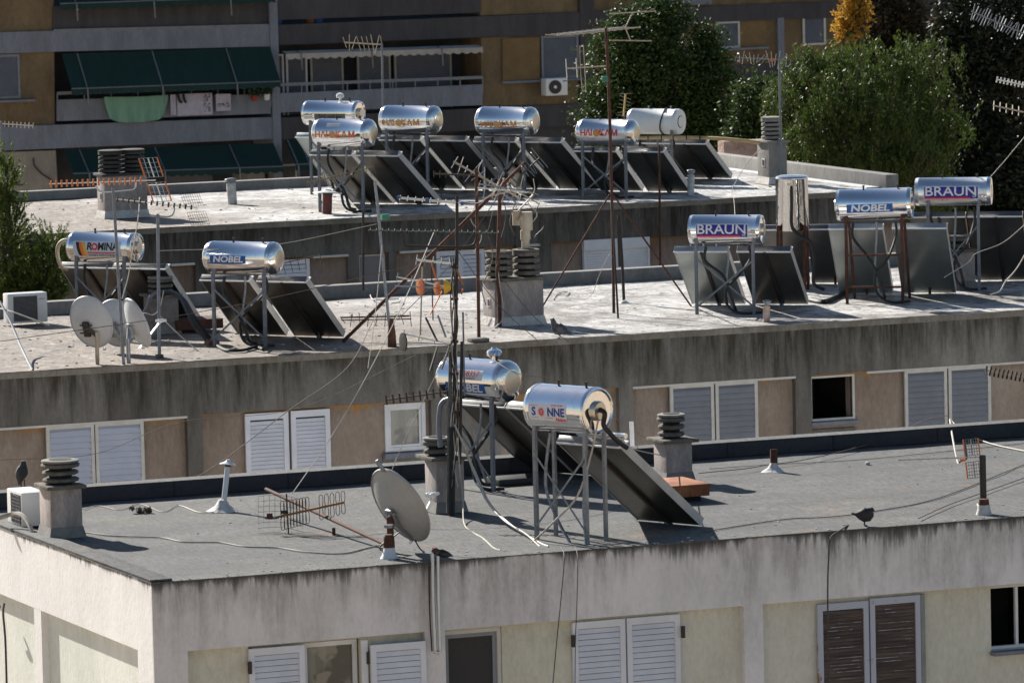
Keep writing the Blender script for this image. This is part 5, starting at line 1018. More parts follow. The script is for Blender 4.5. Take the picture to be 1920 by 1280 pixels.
lp = [(1090, 88), (1094, 90), (1098, 163), (1097, 168), (1091, 165), (1087, 92), (1090, 88)]; MB().tube(smoothpts([at(*p, Dm6) for p in lp], 3), .008, 6).build('loop_dipole', PVC, rt, smooth=True)
m = at(1135, 149, Dm6-.03); tag(MB().obox(m, RX*.045, VX*.03, UZ*.045).build('junction_box', GREENP, None, bevel=.008), 'small green box on the upper part of the tallest mast', 'junction box')
# pole rising along the rear block wall
rt, D_ = mast('spiny rusty pole against the rear block, right of the red-lettered heater collectors', (1238, 516), None, (1236, 272), .02, RUST, D=depth(ony(1238, 400, Y3))-.15)
# mast on the right chimney of rear roof
Dg = depth(onz(1443, 347, Z3))-.15
mast('tall thin grey mast in front of the right-end chimney', (1465, 332), None, (1461, 106), .02, GREYP, D=Dg); 
rt, *_ = yagi('pale spiny antenna at the top of the thin grey mast, left of the pepper tree', (1378, 108), (1474, 113), Dg, 15, .26, UZ+RX*.9, GALV, ALU, er=.004, br=.008, wob=.5); MB().obox(at(1448, 113, Dg-.02), RX*.04, VX*.03, UZ*.02).build('clip', ORANGE, rt)
# bamboo pole
pts = [at(1198, 259, Dg+1), at(1260, 258, Dg+.7), at(1330, 259, Dg+.3), at(1385, 263, Dg), at(1424, 268, Dg-.1)]
rt = empty('bamboo_pole', pts[0], 'long yellow bamboo pole leading to the right-end chimney', 'pole'); MB().tube(smoothpts(pts, 6), .034, 10).build('cane', pm('bamboo', (.55, .40, .18), (.45, .30, .13), 12, .5), rt, smooth=True)
for x_ in (1215, 1240, 1262, 1287, 1312, 1340, 1372, 1400):
    t = 258+max(0, (x_-1320))*.085; MB().tube([at(x_-1.2, t+.3, Dg+.35), at(x_+1.2, t+.3, Dg+.35)], .037, 10).build('node', DARKM, rt)
# right edge antennas on masts just outside the frame
for k, (a, b, n_, L, lab, orr, mm) in enumerate((((1822, 22), (1945, 74), 24, .22, 'dark spiny antenna entering at the top right corner', UZ+RX*.5, GREYP), ((1868, 149), (1945, 165), 12, .09, 'bright beaded antenna pointing in from the right edge', UZ, ALU), ((1862, 198), (1945, 216), 8, .34, 'flat bar antenna at the right edge below the beaded one', RX+VX*.6, PVC))):
    yagi(lab, a, b, 86, n_, L, orr, mm, mm, er=.012 if k == 1 else .008, br=.01, taper=1, wob=.25 if k == 0 else 0)
mast('grey mast just outside the right edge holding three antennas', (1944, 620), None, (1944, 60), .03, GREYP, D=86)
yagi('twisted rusty antenna at the right edge in front of the middle block shutters', (1847, 694), (1945, 712), 72, 13, .15, UZ+RX, PVC, DARKM, er=.009, br=.009, shape='x', taper=1); mast('post just outside the right edge holding the twisted antenna', (1944, 930), None, (1944, 690), .03, GREYP, D=72)
yagi('far faint antenna at the left edge before the white balcony slab', (0, 232), (62, 236), 120, 9, .12, UZ, ALU, PVC, er=.012, br=.01, taper=1); mast('grey pole at the left edge rising behind the pine', (3, 420), None, (2, 228), .03, GREYP, D=120)
yagi('thin antenna before the cream scalloped awning', (645, 80), (716, 84), 112, 9, .28, UZ+RX*1.2, PVC, PVC, er=.007, br=.014, taper=1, wob=.4); mast('thin pole rising above the rear heaters up to the cream awning', (722, 372), None, (716, 82), .02, GREYP, D=112)
rt, *_ = yagi('feathery old antenna standing upright left of the white heater', (1168, 232), (1173, 176), 111, 9, .26, RX-UZ*.2, pm('yellow_boom', (.5, .36, .1), None, 5, .6), PVC, er=.004, br=.014, taper=1, wob=.2)
# tall dark lattice mast on the front roof
Dt = depth(onz(850, 966, Z1)); mb = onz(849, 966, Z1)
rt = empty('antenna_mast', mb, 'tall dark built-up mast in front of the felt roof chimney', 'mast', None)
MB().tube(smoothpts([at(849, 966, Dt), at(851, 760, Dt), at(856, 520, Dt), at(857, 368, Dt)], 6), .026, 12, r2=.02).build('pole', DARKM, rt, smooth=True)
MB().tube(smoothpts([at(840, 962, Dt-.05), at(842, 820, Dt-.05), at(845, 660, Dt-.05)], 6), .024, 12).build('pole', pm('weathered_steel', (.16, .16, .155), (.08, .075, .07), 8, .6, metal=.4), rt, smooth=True)
MB().tube([at(862, 870, Dt-.04), at(866, 640, Dt-.04)], .02, 10).build('pole', DARKM, rt, smooth=True)
MB().bar(at(844, 966, Dt-.07), at(846, 800, Dt-.07), .045, .04).build('timber', pm('black_tarred_wood', (.03, .027, .025), (.015, .014, .013), 6, .8), rt)
for y_ in (500, 560, 640, 700, 772, 860): MB().obox(at(852, y_, Dt-.03), RX*.05, VX*.05, UZ*.014).build('clamp', RUST if y_ % 3 else GALV, rt)
MB().tube(smoothpts([at(826, 838, Dt+.05), at(823, 800, Dt+.05), at(825, 765, Dt+.05), at(832, 752, Dt+.05), at(842, 748, Dt)], 5), .032, 10).build('conduit', GREYP, rt, smooth=True)
rnd = random.Random(5)
for k in range(7):
    pts = [at(851+rnd.uniform(-6, 8), 480+i*62, Dt-.06-rnd.random()*.03) for i in range(8)]; MB().tube(smoothpts(pts, 5), .007, 5).build('wound_cable', (DARKM, CABLEW, BLACK)[k % 3], rt, smooth=True)
yagi('long green-tinged antenna lying level across the tall dark mast', (690, 432), (935, 437), Dt+.05, 22, .10, VX+UZ*.6, pm('green_tinged', (.12, .17, .14), None, 6, .6), DARKM, er=.008, br=.008, taper=1)
MB().tube(smoothpts([at(755, 434, Dt), at(758, 456, Dt), at(770, 461, Dt), at(855, 463, Dt), at(885, 460, Dt), at(893, 448, Dt), at(894, 438, Dt)], 4), .014, 8).build('bracket', DARKM, rt, smooth=True)
rt2, *_ = yagi('white-boomed antenna with blue end caps at the top of the tall dark mast', (748, 371), (864, 381), Dt, 9, .44, VX*1+RX*.7, ALU, GALV, er=.006, br=.014, taper=1)
for q in ((748, 371), (801, 375), (866, 382)): MB().obox(at(*q, Dt-.01), RX*.022, VX*.02, UZ*.022).build('end_cap', BLUEP, rt2)
yagi('short forked antenna pointing left from the tall dark mast', (780, 487), (858, 496), Dt, 6, .22, UZ*.6+VX, ALU, GALV, er=.007, br=.013, taper=1)
# orange antenna
rt3, *_ = yagi('antenna with orange discs and orange reflector blades on the tall dark mast', (743, 519), (850, 540), Dt-.05, 5, .14, UZ+VX, ALU, GALV, er=.006, br=.008, taper=1)
yb = at(740, 536, Dt-.05); MB().tube([yb, at(850, 541, Dt-.05)], .010, 8).build('boom', ALU, rt3)
for q, r in (((788, 538), .105), ((820, 541), .085)): MB().lathe(at(*q, Dt-.05), RX*.9+VX*.5, [(-.012, r*.5), (-.008, r), (.008, r), (.012, r*.5)], 24).build('disc', ORANGE, rt3, smooth=True)
MB().lathe(at(832, 538, Dt-.08), RX, [(0, .09), (.02, .09), (.09, .04)], 20).build('horn', F_YEL, rt3, smooth=True)
for p0, p1 in (((809, 493), (818, 523)), ((852, 493), (868, 535)), ((829, 546), (806, 590)), ((868, 541), (865, 552)), ((851, 575), (846, 588))): MB().bar(at(*p0, Dt-.06), at(*p1, Dt-.06), .03, .012).build('reflector_blade', ORANGE, rt3)
# black antenna lower
rt4, *_ = yagi('antenna with black reflector blades and a black end disc, middle of the tall dark mast', (755, 625), (845, 645), Dt-.1, 4, .12, UZ+VX, ALU, GALV, er=.006, br=.01, taper=1)
MB().tube([at(757, 641, Dt-.1), at(845, 646, Dt-.1)], .008, 6).build('boom', ALU, rt4); MB().lathe(at(756, 641, Dt-.1), RX*.9+VX*.4, [(-.012, .06), (-.008, .115), (.008, .115), (.012, .06)], 24).build('disc', BLACK, rt4, smooth=True)
for p0, p1, mm in (((798, 595), (820, 640), BLACK), ((821, 591), (836, 632), GALV), ((820, 650), (806, 695), BLACK), ((846, 640), (828, 692), BLACK)): MB().bar(at(*p0, Dt-.11), at(*p1, Dt-.11), .032, .014).build('reflector_blade', mm, rt4)
m = MB()
for i in range(8): m.tube([at(826-i*2.4, 652+i*5.5, Dt-.12), at(846-i*2.4, 649+i*5.5, Dt-.08)], .004, 5)
m.build('grid_rods', GALV, rt4)
yagi('black-beaded rusty antenna pointing left over the green-glass window', (722, 750), (838, 734), Dt-.05, 10, .12, UZ+RX*.5, pm('brown_boom', (.12, .08, .05), None, 6, .7), DARKM, er=.012, br=.010, taper=1)
# fallen antenna on the felt roof
Z = Z1; a0 = onz(500, 966, Z)+UZ*.33; b0 = onz(737, 1036, Z)+UZ*.06
rt5 = empty('fallen_antenna', onz(540, 1000, Z), 'fallen rusty antenna with a wire grid on the felt roof left of the large dish', 'antenna')
MB().tube([a0, b0], .023, 10).build('pole', RUST, rt5, smooth=True)
Df = depth(onz(540, 1000, Z)); A = at(517, 969, Df); B = at(646, 941, Df); MB().bar(A, B, .026, .026).build('boom', pm('orange_brown_boom', (.30, .15, .05), (.2, .09, .03), 8, .8), rt5)
m = MB()
for i in range(14):
    t = (.10+.045*i) if i < 9 else (.66+.08*(i-9)); t = min(t, .98)
    p = A.lerp(B, t); p = A+(B-A)*t; h = .17*(1-t*.25)
    for s in (-1, 1): m.tube(smoothpts([p-RX*.012, p-RX*.022+UZ*s*h*.4, p-RX*.018+UZ*s*h, p+RX*.018+UZ*s*h, p+RX*.022+UZ*s*h*.4, p+RX*.012], 3), .0045, 5)
m.build('looped_elements', pm('brown_wire_loops', (.13, .10, .07), (.06, .05, .04), 12, .7, metal=.3), rt5)
m = MB(); G = lambda u_, v_: at(484+u_*84, 930+v_*70-6*math.sin(u_*3)+8*u_, Df-.1+.35*math.sin(v_*math.pi))
for i in range(9): m.tube(smoothpts([G(i/8, j/6) for j in range(7)], 3), .0022, 5)
for j in range(8): m.tube(smoothpts([G(i/6, j/7) for i in range(7)], 2), .0022, 5)
m.build('wire_grid', pm('thin_rusty_wire', (.12, .10, .08), (.07, .055, .045), 12, .7, metal=.3), rt5)
MB().tube([at(537, 925, Df), at(541, 1000, Df)], .009, 6).build('grid_rod', RUST, rt5); MB().obox(at(532, 959, Df), RX*.035, VX*.03, UZ*.02).build('terminal_box', BLACK, rt5); MB().obox(onz(626, 1003, Z)+UZ*.03, RX*.02, VX*.02, UZ*.06).build('clamp', RUST, rt5)
MB().lathe(at(505, 967, Df), RX, [(-.03, .035), (.04, .035)], 10).build('clamp', RUST, rt5)
# thin tangle round the middle masts
rnd = random.Random(21)
spots = (('left of the leaning pole tip', 905, 300, 18), ('from the crooked mast top', 940, 330, 26), ('beside the plastic flue', 968, 345, 22), ('right of the leaning pole tip', 1000, 335, 20), ('in front of the twin cowls', 925, 395, 24), ('between the two rust masts', 915, 440, 30), ('from the rust and grey mast', 892, 350, 28), ('right of the plastic flue', 1012, 380, 20))
for i, (nm, x_, y_, h_) in enumerate(spots):
    pts = [(x_, y_, Dm5-.3)]+[(x_+rnd.uniform(-12, 12), y_+h_*j*1.1, Dm5-.3-.05*j) for j in range(1, 5)]
    cable('loose wire tangle '+nm+', middle roof', pts, .007, (CABLEW, CABLED, CABLEB)[i % 3])
for nm, p0, p1, d_ in (('thin stay from the tall dark mast head to the crooked mast', (857, 375), (938, 352), 79), ('thin stay from the tall dark mast down to the twin-cowl chimney base', (858, 470), (1010, 640), 80), ('thin stay from the crooked mast down to the middle roof edge', (940, 520), (1066, 640), 84), ('thin stay from the crooked mast crossing to the left roof', (930, 375), (745, 600), 84), ('thin wire from the leaning grey mast down to the front block', (716, 460), (690, 690), 83), ('thin wire between the left thin mast and leaning grey mast', (300, 470), (706, 420), 86), ('faint wire across the middle block from left to the dark mast', (0, 640), (845, 480), 82)):
    a_, b_ = at(*p0, d_), at(*p1, d_-1); mid = (a_+b_)/2-UZ*.12; tag(MB().tube(smoothpts([a_, mid, b_], 8), .0055, 5).build('stay_wire', CABLEB if 'faint' in nm or 'thin stay' in nm else CABLEW, None, smooth=True), nm, 'cable')
mast('slim grey rod mast just right of the tall dark mast', (871, 742), None, (868, 585), .012, GREYP, D=Dt-.05)
mast('slim dark rod rising from the middle roof behind the dark mast', (812, 600), 2, (808, 470), .010, DARKM)
mast('slim pole between the leaning grey mast and the dark mast', (788, 628), 2, (792, 500), .012, PVC)
yagi('thin tipped-over antenna left of the dark mast on the middle roof', (640, 600), (770, 598), 86, 9, .16, UZ+RX*.3, RUST, DARKM, er=.006, br=.008, taper=1, wob=.5)
yagi('green-clipped antenna slanting up right of the torn-sticker heater', (500, 500), (600, 478), 86, 8, .34, UZ*1-RX*.5, DARKM, DARKM, er=.005, br=.008, taper=1, wob=.1)
# small orange antenna at right
rt6, D6 = mast('short dark post in a rusty collar at the right end of the felt roof', (1844, 962), 1, (1842, 853), .042, DARKM); b = onz(1845, 964, Z1); MB().lathe(b, UZ, [(0, .10), (.05, .085), (.12, .07)], 14).build('mastic_base', MOUND, rt6, smooth=True); MB().lathe(b+UZ*.1, UZ, [(0, .072), (.09, .06)], 14).build('collar', RUST, rt6, smooth=True)
t = at(1841, 882, D6); MB().tube([t, at(1841, 852, D6)], .03, 10).build('top_sleeve', GALV, rt6, smooth=True)
rt7, *_ = yagi('small antenna with orange side rods on the short dark post', (1684, 862), (1846, 856), D6, 10, .03, UZ, GALV, GALV, er=.004, br=.006, taper=1)
grid_reflector(rt7, at(1824, 859, D6), (RX*.8+VX*.6).normalized(), (UZ-RX*.1).normalized(), .24, .40, 6, 5, GALV, ORANGE, .0035); MB().obox(at(1805, 862, D6), RX*.035, VX*.02, UZ*.015).build('feed_box', ORANGE, rt7)
# ================================================================== AIR CONDITIONERS
def ac(label, X0, wx, wy, zb_, h, face='y', logo=None, fan=False, mat=WHITEM):
    x0, y0 = X0; root = empty('air_conditioner', V((x0+wx/2, y0+wy/2, zb_)), label, 'air conditioner'); MB().box(x0, x0+wx, y0, y0+wy, zb_, zb_+h).build('casing', mat, root, bevel=.018)
    if face == 'y':
        if fan:
            c = V((x0+wx*.42, y0-.004, zb_+h*.5)); MB().lathe(c, V((0, -1, 0)), [(0, h*.40), (.01, h*.40), (.012, h*.02)], 28).build('fan', DARKM, root, smooth=True); f = MB()
            for i in range(1, 6): 
                q = h*.40*i/6; f.tube([c+V((0, -.02, 0))+V((q*math.cos(a), 0, q*math.sin(a))) for a in [j*math.pi/10 for j in range(21)]], .003, 4)
            f.build('fan_guard', GREYP, root); MB().lathe(c+V((0, -.014, 0)), V((0, -1, 0)), [(0, .05), (.008, .05), (.01, .002)], 14).build('hub', WHITEM, root)
            MB().box(x0+wx*.78, x0+wx*.96, y0-.006, y0-.001, zb_+h*.80, zb_+h*.86).build('badge', BLUEP, root)
        else:
            g_ = MB().box(x0+wx*.14, x0+wx*.74, y0-.008, y0+.002, zb_+h*.07, zb_+h*.90).build('grille', pm('dark_grille', (.06, .055, .05), (.045, .04, .037), 8, .6), root); f = MB(); i = 0
            while i < 20: f.box(x0+wx*.14, x0+wx*.74, y0-.013, y0-.009, zb_+h*(.09+.0405*i), zb_+h*(.09+.0405*i)+.006); i += 1
            f.build('louvres', GREYP, g_); MB().box(x0+wx*.79, x0+wx*.93, y0-.005, y0-.001, zb_+h*.78, zb_+h*.80).build('badge', F_RED, root)
    else:
        g_ = MB().box(x0-.008, x0+.002, y0+.04, y0+wy*.7, zb_+h*.05, zb_+h*.92).build('grille', pm('dark_coil', (.07, .075, .07), (.05, .05, .05), 8, .6), root); f = MB()
        for i in range(7): yy = y0+.05+(wy*.66)*i/7; f.box(x0-.014, x0-.008, yy, yy+.008, zb_+h*.05, zb_+h*.92)
        for i in range(9): zz = zb_+h*(.07+.1*i); f.box(x0-.0135, x0-.0085, y0+.04, y0+wy*.7, zz, zz+.006)
        f.build('guard', GREYP, g_)
    return root
c = onz(16, 612, Z2); ac('white outdoor air unit with a dark grille on the left end of the middle roof', (c.x, c.y), .64, .26, Z2+.04, .46)
c = onz(45, 992, Z1); ac('white outdoor air unit seen end-on behind the front left chimney', (c.x-.02, c.y), .32, .62, Z1+.03, .42, face='x')
c = ony(1012, 179, Y4); ac('air unit with a round fan on the far ochre wall beneath the shutter', (c.x, Y4-.5), .68, .4, c.z, .5, fan=True)
# ================================================================== SMALL THINGS
def pigeon(label, px_, roof, s, yaw, pose='stand', mat=None, zoff=.0):
    z = ZR[roof]+zoff; b = onz(*px_, z); mat = mat or pm('pigeon_feathers', (.045, .047, .055), (.02, .02, .024), 22, .7)
    f = V((math.cos(yaw), math.sin(yaw), 0)); sd_ = UZ.cross(f)
    if pose == 'stand': ring = [(-.19, .05, .012, .006), (-.13, .065, .022, .012), (-.08, .085, .040, .032), (-.02, .10, .055, .055), (.035, .115, .056, .062), (.075, .14, .042, .045), (.095, .175, .026, .028), (.105, .205, .024, .026), (.118, .225, .022, .022), (.135, .225, .010, .011), (.155, .218, .003, .004)]
    elif pose == 'hunch': ring = [(-.17, .13, .014, .006), (-.12, .12, .022, .012), (-.07, .115, .042, .036), (-.01, .11, .058, .058), (.04, .115, .058, .060), (.075, .135, .042, .044), (.095, .15, .030, .030), (.11, .155, .024, .024), (.12, .15, .010, .010), (.135, .145, .003, .003)]
    else: ring = [(-.06, .02, .012, .006), (-.05, .06, .028, .014), (-.04, .10, .045, .035), (-.02, .14, .055, .052), (.0, .18, .05, .05), (.015, .215, .034, .034), (.022, .235, .027, .028), (.028, .255, .024, .024), (.05, .26, .010, .010), (.065, .256, .003, .003)]
    m = MB(); n_ = 12; vs = []; fs = []
    C_ = [b+(f*q[0]*(.74 if pose != 'upright' else 1)+UZ*q[1])*s for q in ring]
    for i, q in enumerate(ring):
        d = (C_[min(i+1, len(ring)-1)]-C_[max(i-1, 0)]).normalized(); up = sd_.cross(d); up = up if up.z > 0 else -up
        if up.length < .1: up = UZ
        for k in range(n_): a = 2*math.pi*k/n_; vs.append(C_[i]+sd_*(q[2]*s*1.18*math.cos(a))+up*(q[3]*s*1.22*math.sin(a)))
    for i in range(len(ring)-1):
        for k in range(n_): fs.append((i*n_+k, i*n_+(k+1) % n_, (i+1)*n_+(k+1) % n_, (i+1)*n_+k))
    fs.append(tuple(range(n_))); fs.append(tuple((len(ring)-1)*n_+n_-1-k for k in range(n_))); m.add(vs, fs)
    for q in (-1, 1):
        l0 = b+sd_*(q*.02*s)+f*(.0)*s; m.tube([l0+UZ*.075*s, l0+UZ*.004], .006*s, 6); m.tube([l0+UZ*.006, l0+UZ*.006+f*.03*s], .005*s, 5); m.tube([l0+UZ*.006, l0+UZ*.006+f*.022*s+sd_*.014*s], .004*s, 5)
    o = m.build('pigeon', mat, None, smooth=True); return tag(o, label, 'pigeon', 'pigeons on the roofs')
pigeon('black pigeon with a white wing patch on the front parapet at right', (1621, 986), 1, 1.25, -.35, 'hunch', pm('black_white_pigeon', (.022, .022, .026), (.02, .02, .02), 12, .7))
pigeon('grey pigeon with a pale wing on the edge of the middle roof', (1050, 634), 2, 1.25, 2.75, 'stand', pm('grey_pigeon', (.09, .095, .11), (.04, .04, .05), 14, .7, lo=.45, hi=.55))
p_ = ony(43, 915, YB1-.15); pigeon('dark pigeon perched upright on the rear kerb behind the end-on air unit', (43, 913), 1, 1.25, -1.3, 'upright', zoff=.208)
c = onz(263, 962, Z1); m = MB(); leafball(m, c+UZ*.03, .055, 70, random.Random(3), .03); leafball(m, c+UZ*.03+RX*.09, .05, 60, random.Random(4), .03); leafball(m, c+UZ*.07-RX*.10, .03, 26, random.Random(5), .03); tag(m.build('debris', pm('brown_debris', (.30, .22, .16), (.10, .075, .055), 20, .9), None, recalc=False), 'small brown clump of dry debris alone on the felt roof', 'debris')
# overflow pipes with black funnel at the front edge
D = depth(ony(812, 1040, Y1))-.05; root = empty('drain_pipe', at(812, 1222, D), 'pair of shiny pipes folded over the front parapet with a black hood', 'pipe')
MB().tube(smoothpts([at(811, 1036, D), at(812, 1120, D), at(816, 1212, D), at(818, 1221, D), at(824, 1222, D)], 6), .024, 12).build('pipe', chrome('drain_metal', (.5, .5, .51), .3), root, smooth=True)
MB().tube(smoothpts([at(821, 1042, D), at(822, 1120, D), at(825, 1221, D)], 6), .020, 12).build('pipe', chrome('drain_metal2', (.5, .5, .51), .3), root, smooth=True); MB().tube(smoothpts([at(804, 1060, D+.04), at(806, 1150, D+.04), at(810, 1220, D+.04)], 6), .009, 6).build('lead', DARKM, root, smooth=True)
MB().tube(smoothpts([at(812, 1036, D), at(817, 1031, D), at(822, 1038, D)], 5), .032, 10).build('elbow', DARKM, root, smooth=True); MB().lathe(at(821, 1035, D+.1), (at(848, 1041, D+.1)-at(821, 1035, D+.1)), [(0, .035), (.05, .05), (.12, .035), (.18, .004)], 16).build('hood', BLACK, root, smooth=True)
MB().obox(at(815, 1028, D-.01), RX*.03, VX*.01, UZ*.008).build('red_clip', F_RED, root)
c = onz(300, 622, Z2); tag(MB().box(c.x+.1, c.x+.85, c.y-.5, c.y+.05, Z2+.05, Z2+.2).build('iron_tray', RUST, None, bevel=.01), 'low dark rusty tray behind the sideways dish', 'tray')
c = onz(385, 645, Z2); tag(MB().box(c.x-.05, c.x+.12, c.y-.3, c.y-.1, Z2+.004, Z2+.07).build('brick', pm('brown_brick', (.2, .1, .07), None, 8, .9), None), 'broken brown brick at the foot of the torn-sticker heater', 'brick')
# ================================================================== CABLES
cable('cream cable snaking along the front edge of the felt roof to the large dish', [(160, 999), (215, 1006), (300, 1009), (345, 1017), (410, 1018), (460, 1026), (520, 1028), (575, 1036), (640, 1039), (690, 1028), (728, 1020)], .009, CABLEW, roof=1)
cable('thin pale cable waving past the brown debris on the felt roof', [(155, 956), (185, 949), (225, 957), (262, 946), (305, 961), (335, 949), (375, 962), (420, 960), (470, 965)], .005, CABLEW, roof=1)
DB = Dt-.1
cable('twin cream cables sagging from the tall dark mast to the near heater foot', [(852, 795, DB), (870, 835, DB), (893, 890, DB), (920, 945, DB-.5), (960, 985, DB-1.4), (1010, 1016, depth(onz(1010, 1018, Z1))), (1028, 1024, depth(onz(1028, 1025, Z1)))], .012, CABLEW)
cable('looser cream cable beside the twin ones under the nearest heater', [(853, 797, DB), (867, 830, DB), (888, 885, DB), (912, 938, DB-.5), (945, 975, DB-1.2), (985, 1000, depth(onz(985, 1008, Z1))), (1012, 1024, depth(onz(1012, 1024, Z1)))], .009, CABLEW)
cable('cream cable dropping along the mast foot and curling out on the felt', [(858, 820, DB), (862, 880, DB), (868, 935, DB), (872, 985, depth(onz(872, 986, Z1))), (905, 1008, depth(onz(905, 1009, Z1))), (925, 1026, depth(onz(925, 1026, Z1))), (938, 1031, depth(onz(938, 1031, Z1)))], .009, CABLEW)
cable('long straight cream wire from the middle masts down to the fallen antenna', [(815, 432, Dt+6), (760, 560, Dt+3), (690, 700, Dt+1), (620, 820, Dt), (548, 925, Df)], .007, CABLEW)
cable('long thin brown wire rising from the left over the front block', [(285, 935, 75), (400, 875, 76), (540, 770, 78), (650, 690, 80), (700, 600, 83)], .006, CABLEB)
cable('faint brown wire crossing the lowest window band of the middle block', [(0, 862, 74), (180, 850, 75), (340, 790, 77), (560, 765, 79), (780, 665, 82)], .004, CABLEB)
cable('thin wire from the mast to the left of the felt roof', [(848, 640, Dt), (780, 780, Dt), (735, 880, Dt-.5), (712, 960, Dt-1)], .005, CABLEW)
cable('brown wire snaking across the right of the felt roof behind the pigeon', [(1310, 1000), (1400, 985), (1480, 974), (1560, 970), (1650, 958), (1760, 935), (1900, 880), (1925, 870)], .006, CABLEB, roof=1)
cable('brown wire dipping from the rear kerb past the rusty stub', [(1310, 894), (1400, 885), (1440, 878), (1500, 870), (1590, 850), (1680, 822), (1730, 795), (1780, 785)], .006, CABLEB, roof=1, z=.05)
cable('dark wire across the right front corner of the felt roof', [(1722, 976), (1780, 950), (1850, 925), (1925, 898)], .006, CABLEB, roof=1, z=.03)
cable('thin brown wire along the rear of the felt roof at right', [(1330, 880), (1450, 872), (1600, 864), (1750, 850), (1925, 832)], .004, CABLEB, roof=1)
cable('cream cable falling from the kerb to the short dark post', [(1781, 786, 80), (1788, 830, 77), (1797, 870, 76), (1812, 915, 74.5), (1840, 955, D6)], .012, CABLEW)
cable('cream cable sweeping right from the same kerb point', [(1781, 786, 80), (1810, 812, 79), (1860, 832, 78), (1925, 846, 77)], .010, CABLEW)
cable('thin grey wire hanging down the front block left of the double white shutters', [(1052, 1025, 68.2), (1058, 1045, 67.2), (1052, 1120, 67.2), (1044, 1200, 67.2), (1035, 1300, 67.2)], .006, CABLED)
cable('second thin wire hanging straight over the left white shutter leaf', [(1078, 1024, 68.2), (1083, 1045, 67.2), (1082, 1120, 67.2), (1079, 1200, 67.2), (1078, 1300, 67.2)], .005, CABLED)
cable('grey wire bent over the parapet above the old brown shutters', [(1590, 984, 70), (1578, 992, 69.5), (1557, 1008, 69.2), (1554, 1040, 69.15), (1552, 1110, 69.15), (1553, 1300, 69.1)], .010, CABLED)
cable('pale wire curl on the middle roof behind the twin-cowl chimney', [(1038, 563), (1046, 552), (1066, 548), (1062, 556)], .009, CABLEW, roof=2)
cable('thin white wire drooping beside the tallest mast', [(1147, 472, Dm6), (1135, 490, Dm6), (1122, 520, Dm6), (1112, 548, Dm6), (1100, 560, Dm6+.5)], .005, CABLEW)
cable('black corrugated hose looping from the dark plaster chimney', [(296, 556, 87), (318, 549, 87), (338, 558, 86.8), (352, 585, 86.5), (368, 615, 86.3), (392, 640, 86.2)], .035, BLACK, name='hose')
cable('second black hose just inside the looping one', [(300, 552, 87.2), (322, 547, 87.2), (345, 562, 87), (362, 590, 86.6), (376, 612, 86.4), (394, 634, 86.3)], .028, BLACK, name='hose')
cable('grey hose curving left of the dark plaster chimney', [(268, 588, 86.9), (276, 575, 86.8), (282, 556, 86.8), (292, 549, 86.9)], .028, GREYP, name='hose')
cable('thick black hose on the roof between the upright boiler and rust-legged heater', [(1518, 566), (1545, 570), (1570, 560), (1596, 548), (1612, 540)], .04, BLACK, roof=2, z=.04, name='hose')
cable('coiled black hose under the torn-sticker heater', [(405, 650), (425, 660), (455, 660), (480, 654), (493, 658)], .024, BLACK, roof=2, z=.03, name='hose')
cable('white tangled leads hanging from the left thin mast', [(229, 560, 85.6), (240, 520, 85.6), (247, 480, 85.6), (259, 410, 86), (262, 370, 86.5)], .008, CABLEW)
cable('white lead looping down beside the sideways dish', [(307, 545, 86.3), (300, 575, 86.2), (288, 590, 86.1), (270, 587, 86), (262, 600, 86)], .008, CABLEW)
cable('cream stay running down right past the small block foot', [(298, 590, 85.8), (320, 612, 85.6), (350, 640, 85.4), (384, 668, 85.1)], .009, CABLEW)
cable('dark stay pole leaning over the left end of the middle roof', [(0, 565, 86), (20, 604, 85.4), (40, 650, 84.5), (61, 694, depth(onz(61, 694, Z2)))], .018, GREYP, slack=False)
cable('cream rod leaning from the left air unit across the roof', [(0, 578, 86), (30, 587, 85.6), (92, 610, 85.3)], .012, CABLEW)
cable('white squiggle of cable on the middle roof beside the far parapet', [(693, 548), (697, 565), (712, 568), (735, 567), (750, 566), (748, 572), (735, 574)], .009, CABLEW, roof=2, z=.05)
cable('rusty pipe run lying on the middle roof left of the cluster', [(640, 600), (680, 599), (730, 598), (768, 597)], .014, RUST, roof=2, z=.04, name='pipe_run')
cable('wire from the far chimney down to the silvery roof edge', [(1425, 279, 105), (1398, 310, 104.5), (1375, 350, 103.8), (1372, 366, 103.5)], .007, CABLEW)
cable('thin wire falling in front of the navy-sticker tank', [(1375, 365, 102), (1377, 385, 96), (1378, 402, 90.2)], .004, CABLEW)
cable('cream lead drooping before the rightmost heater', [(1925, 418, 90), (1880, 455, 90), (1830, 475, 90), (1815, 492, 90), (1770, 520, 89.8)], .006, CABLEW)
cable('pale twin leads falling to the roof at the right edge', [(1925, 472, 89), (1905, 505, 89), (1885, 528, 89), (1875, 545, 88.9), (1856, 552, 88.8)], .010, CABLEW)
cable('thin wire rising from the rightmost heater into the dark tree', [(1857, 332, 91), (1885, 300, 91), (1925, 252, 91)], .006, CABLEW)
cable('cream hanging cord on the left end wall of the front block', [(8, 1130, 70.5), (6, 1150, 70.5), (10, 1200, 70.5), (13, 1300, 70.4)], .014, CABLED)
c = onx(4, 1132, XL); tag(MB().tube(smoothpts([V((XL-.12, c.y+.3, c.z+.03)), V((XL-.10, c.y+.1, c.z)), V((XL-.04, c.y-.02, c.z-.03))], 4), .022, 8).build('cable_hook', RUST, None, smooth=True), 'rusty hook on the lit end wall at the left edge', 'hook')
cable('grey insulated pipe bending over the parapet from the end-on air unit', [(-5, 972, 71.5), (25, 963, 71.4), (42, 966, 71.2), (55, 984, 71.0), (60, 1000, 70.9)], .030, pm('insulation_wrap', (.35, .33, .29), (.25, .23, .2), 9, .8), name='pipe')
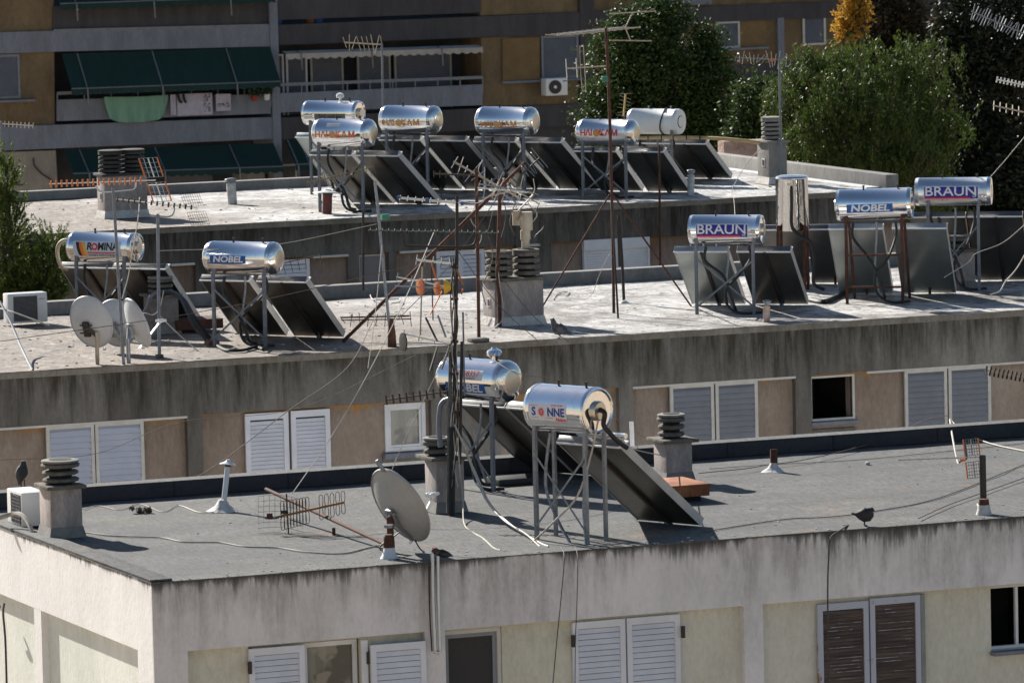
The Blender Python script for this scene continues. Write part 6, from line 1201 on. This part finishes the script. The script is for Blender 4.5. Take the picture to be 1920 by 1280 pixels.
cable('thin cord stretched from the pinkish chimney to the near collector', [(1250, 855, 74.4), (1200, 845, 72), (1160, 832, 70)], .007, CABLEW)
cable('thin brown wire passing over the middle block to the white-cowled heater knob', [(912, 665, 73.6), (970, 700, 72.5), (1060, 720, 75), (1200, 815, 80), (1240, 822, 80)], .004, CABLEB)

# loose grit, chips and droppings nobody could count
def litter(label, x0, x1, y0, y1, z, n, mats, seed, smin=.008, smax=.03, edge=False):
    rnd = random.Random(seed); m = MB()
    for _ in range(n):
        x = rnd.uniform(x0, x1); y = (y0+(y1-y0)*(rnd.random()**3 if edge else rnd.random())); s = rnd.uniform(smin, smax); a = rnd.random()*6
        c = V((x, y, z+s*.3)); X_ = V((math.cos(a), math.sin(a), 0))*s; Y_ = V((-math.sin(a), math.cos(a), 0))*s*rnd.uniform(.4, 1); m.obox(c, X_, Y_, UZ*s*.35)
    o = m.build('roof_litter', mats, None); tag(o, label, 'litter', kind='stuff')
litter('grit and broken plaster scattered over the left of the middle roof', 24, 33, Y2+.2, YB2-.4, Z2, 240, CHIMD, 3, .006, .022)
litter('pale flakes of old coating on the middle roof', 26, 44, Y2+.2, YB2-.4, Z2+.002, 220, MOUND, 4, .006, .02)
litter('white droppings and flakes along the front edge of the felt roof', 21, 40, Y1+.03, Y1+1.2, Z1+.001, 200, MOUND, 5, .005, .016, True)
litter('dark grit spread over the felt roof', 21.5, 42, Y1+.2, YB1-.5, Z1, 120, BLACK, 6, .004, .011)
litter('grit and flakes on the rear roof', 30, 44, Y3+.3, YB3-.4, Z3+.002, 140, CHIMD, 7, .008, .022)
# ------------------------------------------------------------------ families
GROUPS = {'chimney': 'chimneys on the flat roofs', 'mast': 'antenna masts', 'vent pipe': 'vent pipes on the roofs', 'cable': 'cables and hoses over the roofs', 'tree': 'trees between the blocks', 'building': 'apartment blocks', 'awning': 'balcony awnings', 'laundry': 'washing on the balcony rail', 'pot': 'pots on the balconies', 'potted plant': 'plants on the balcony rail', 'antenna rod': 'loose antenna rods', 'air conditioner': 'outdoor air units', 'stay': 'wire stays of the tallest mast', 'sock': 'socks on the line', 'junction box': 'junction boxes'}
for o in bpy.data.objects:
    if o.parent is None and 'category' in o and 'group' not in o and o['category'] in GROUPS: o['group'] = GROUPS[o['category']]
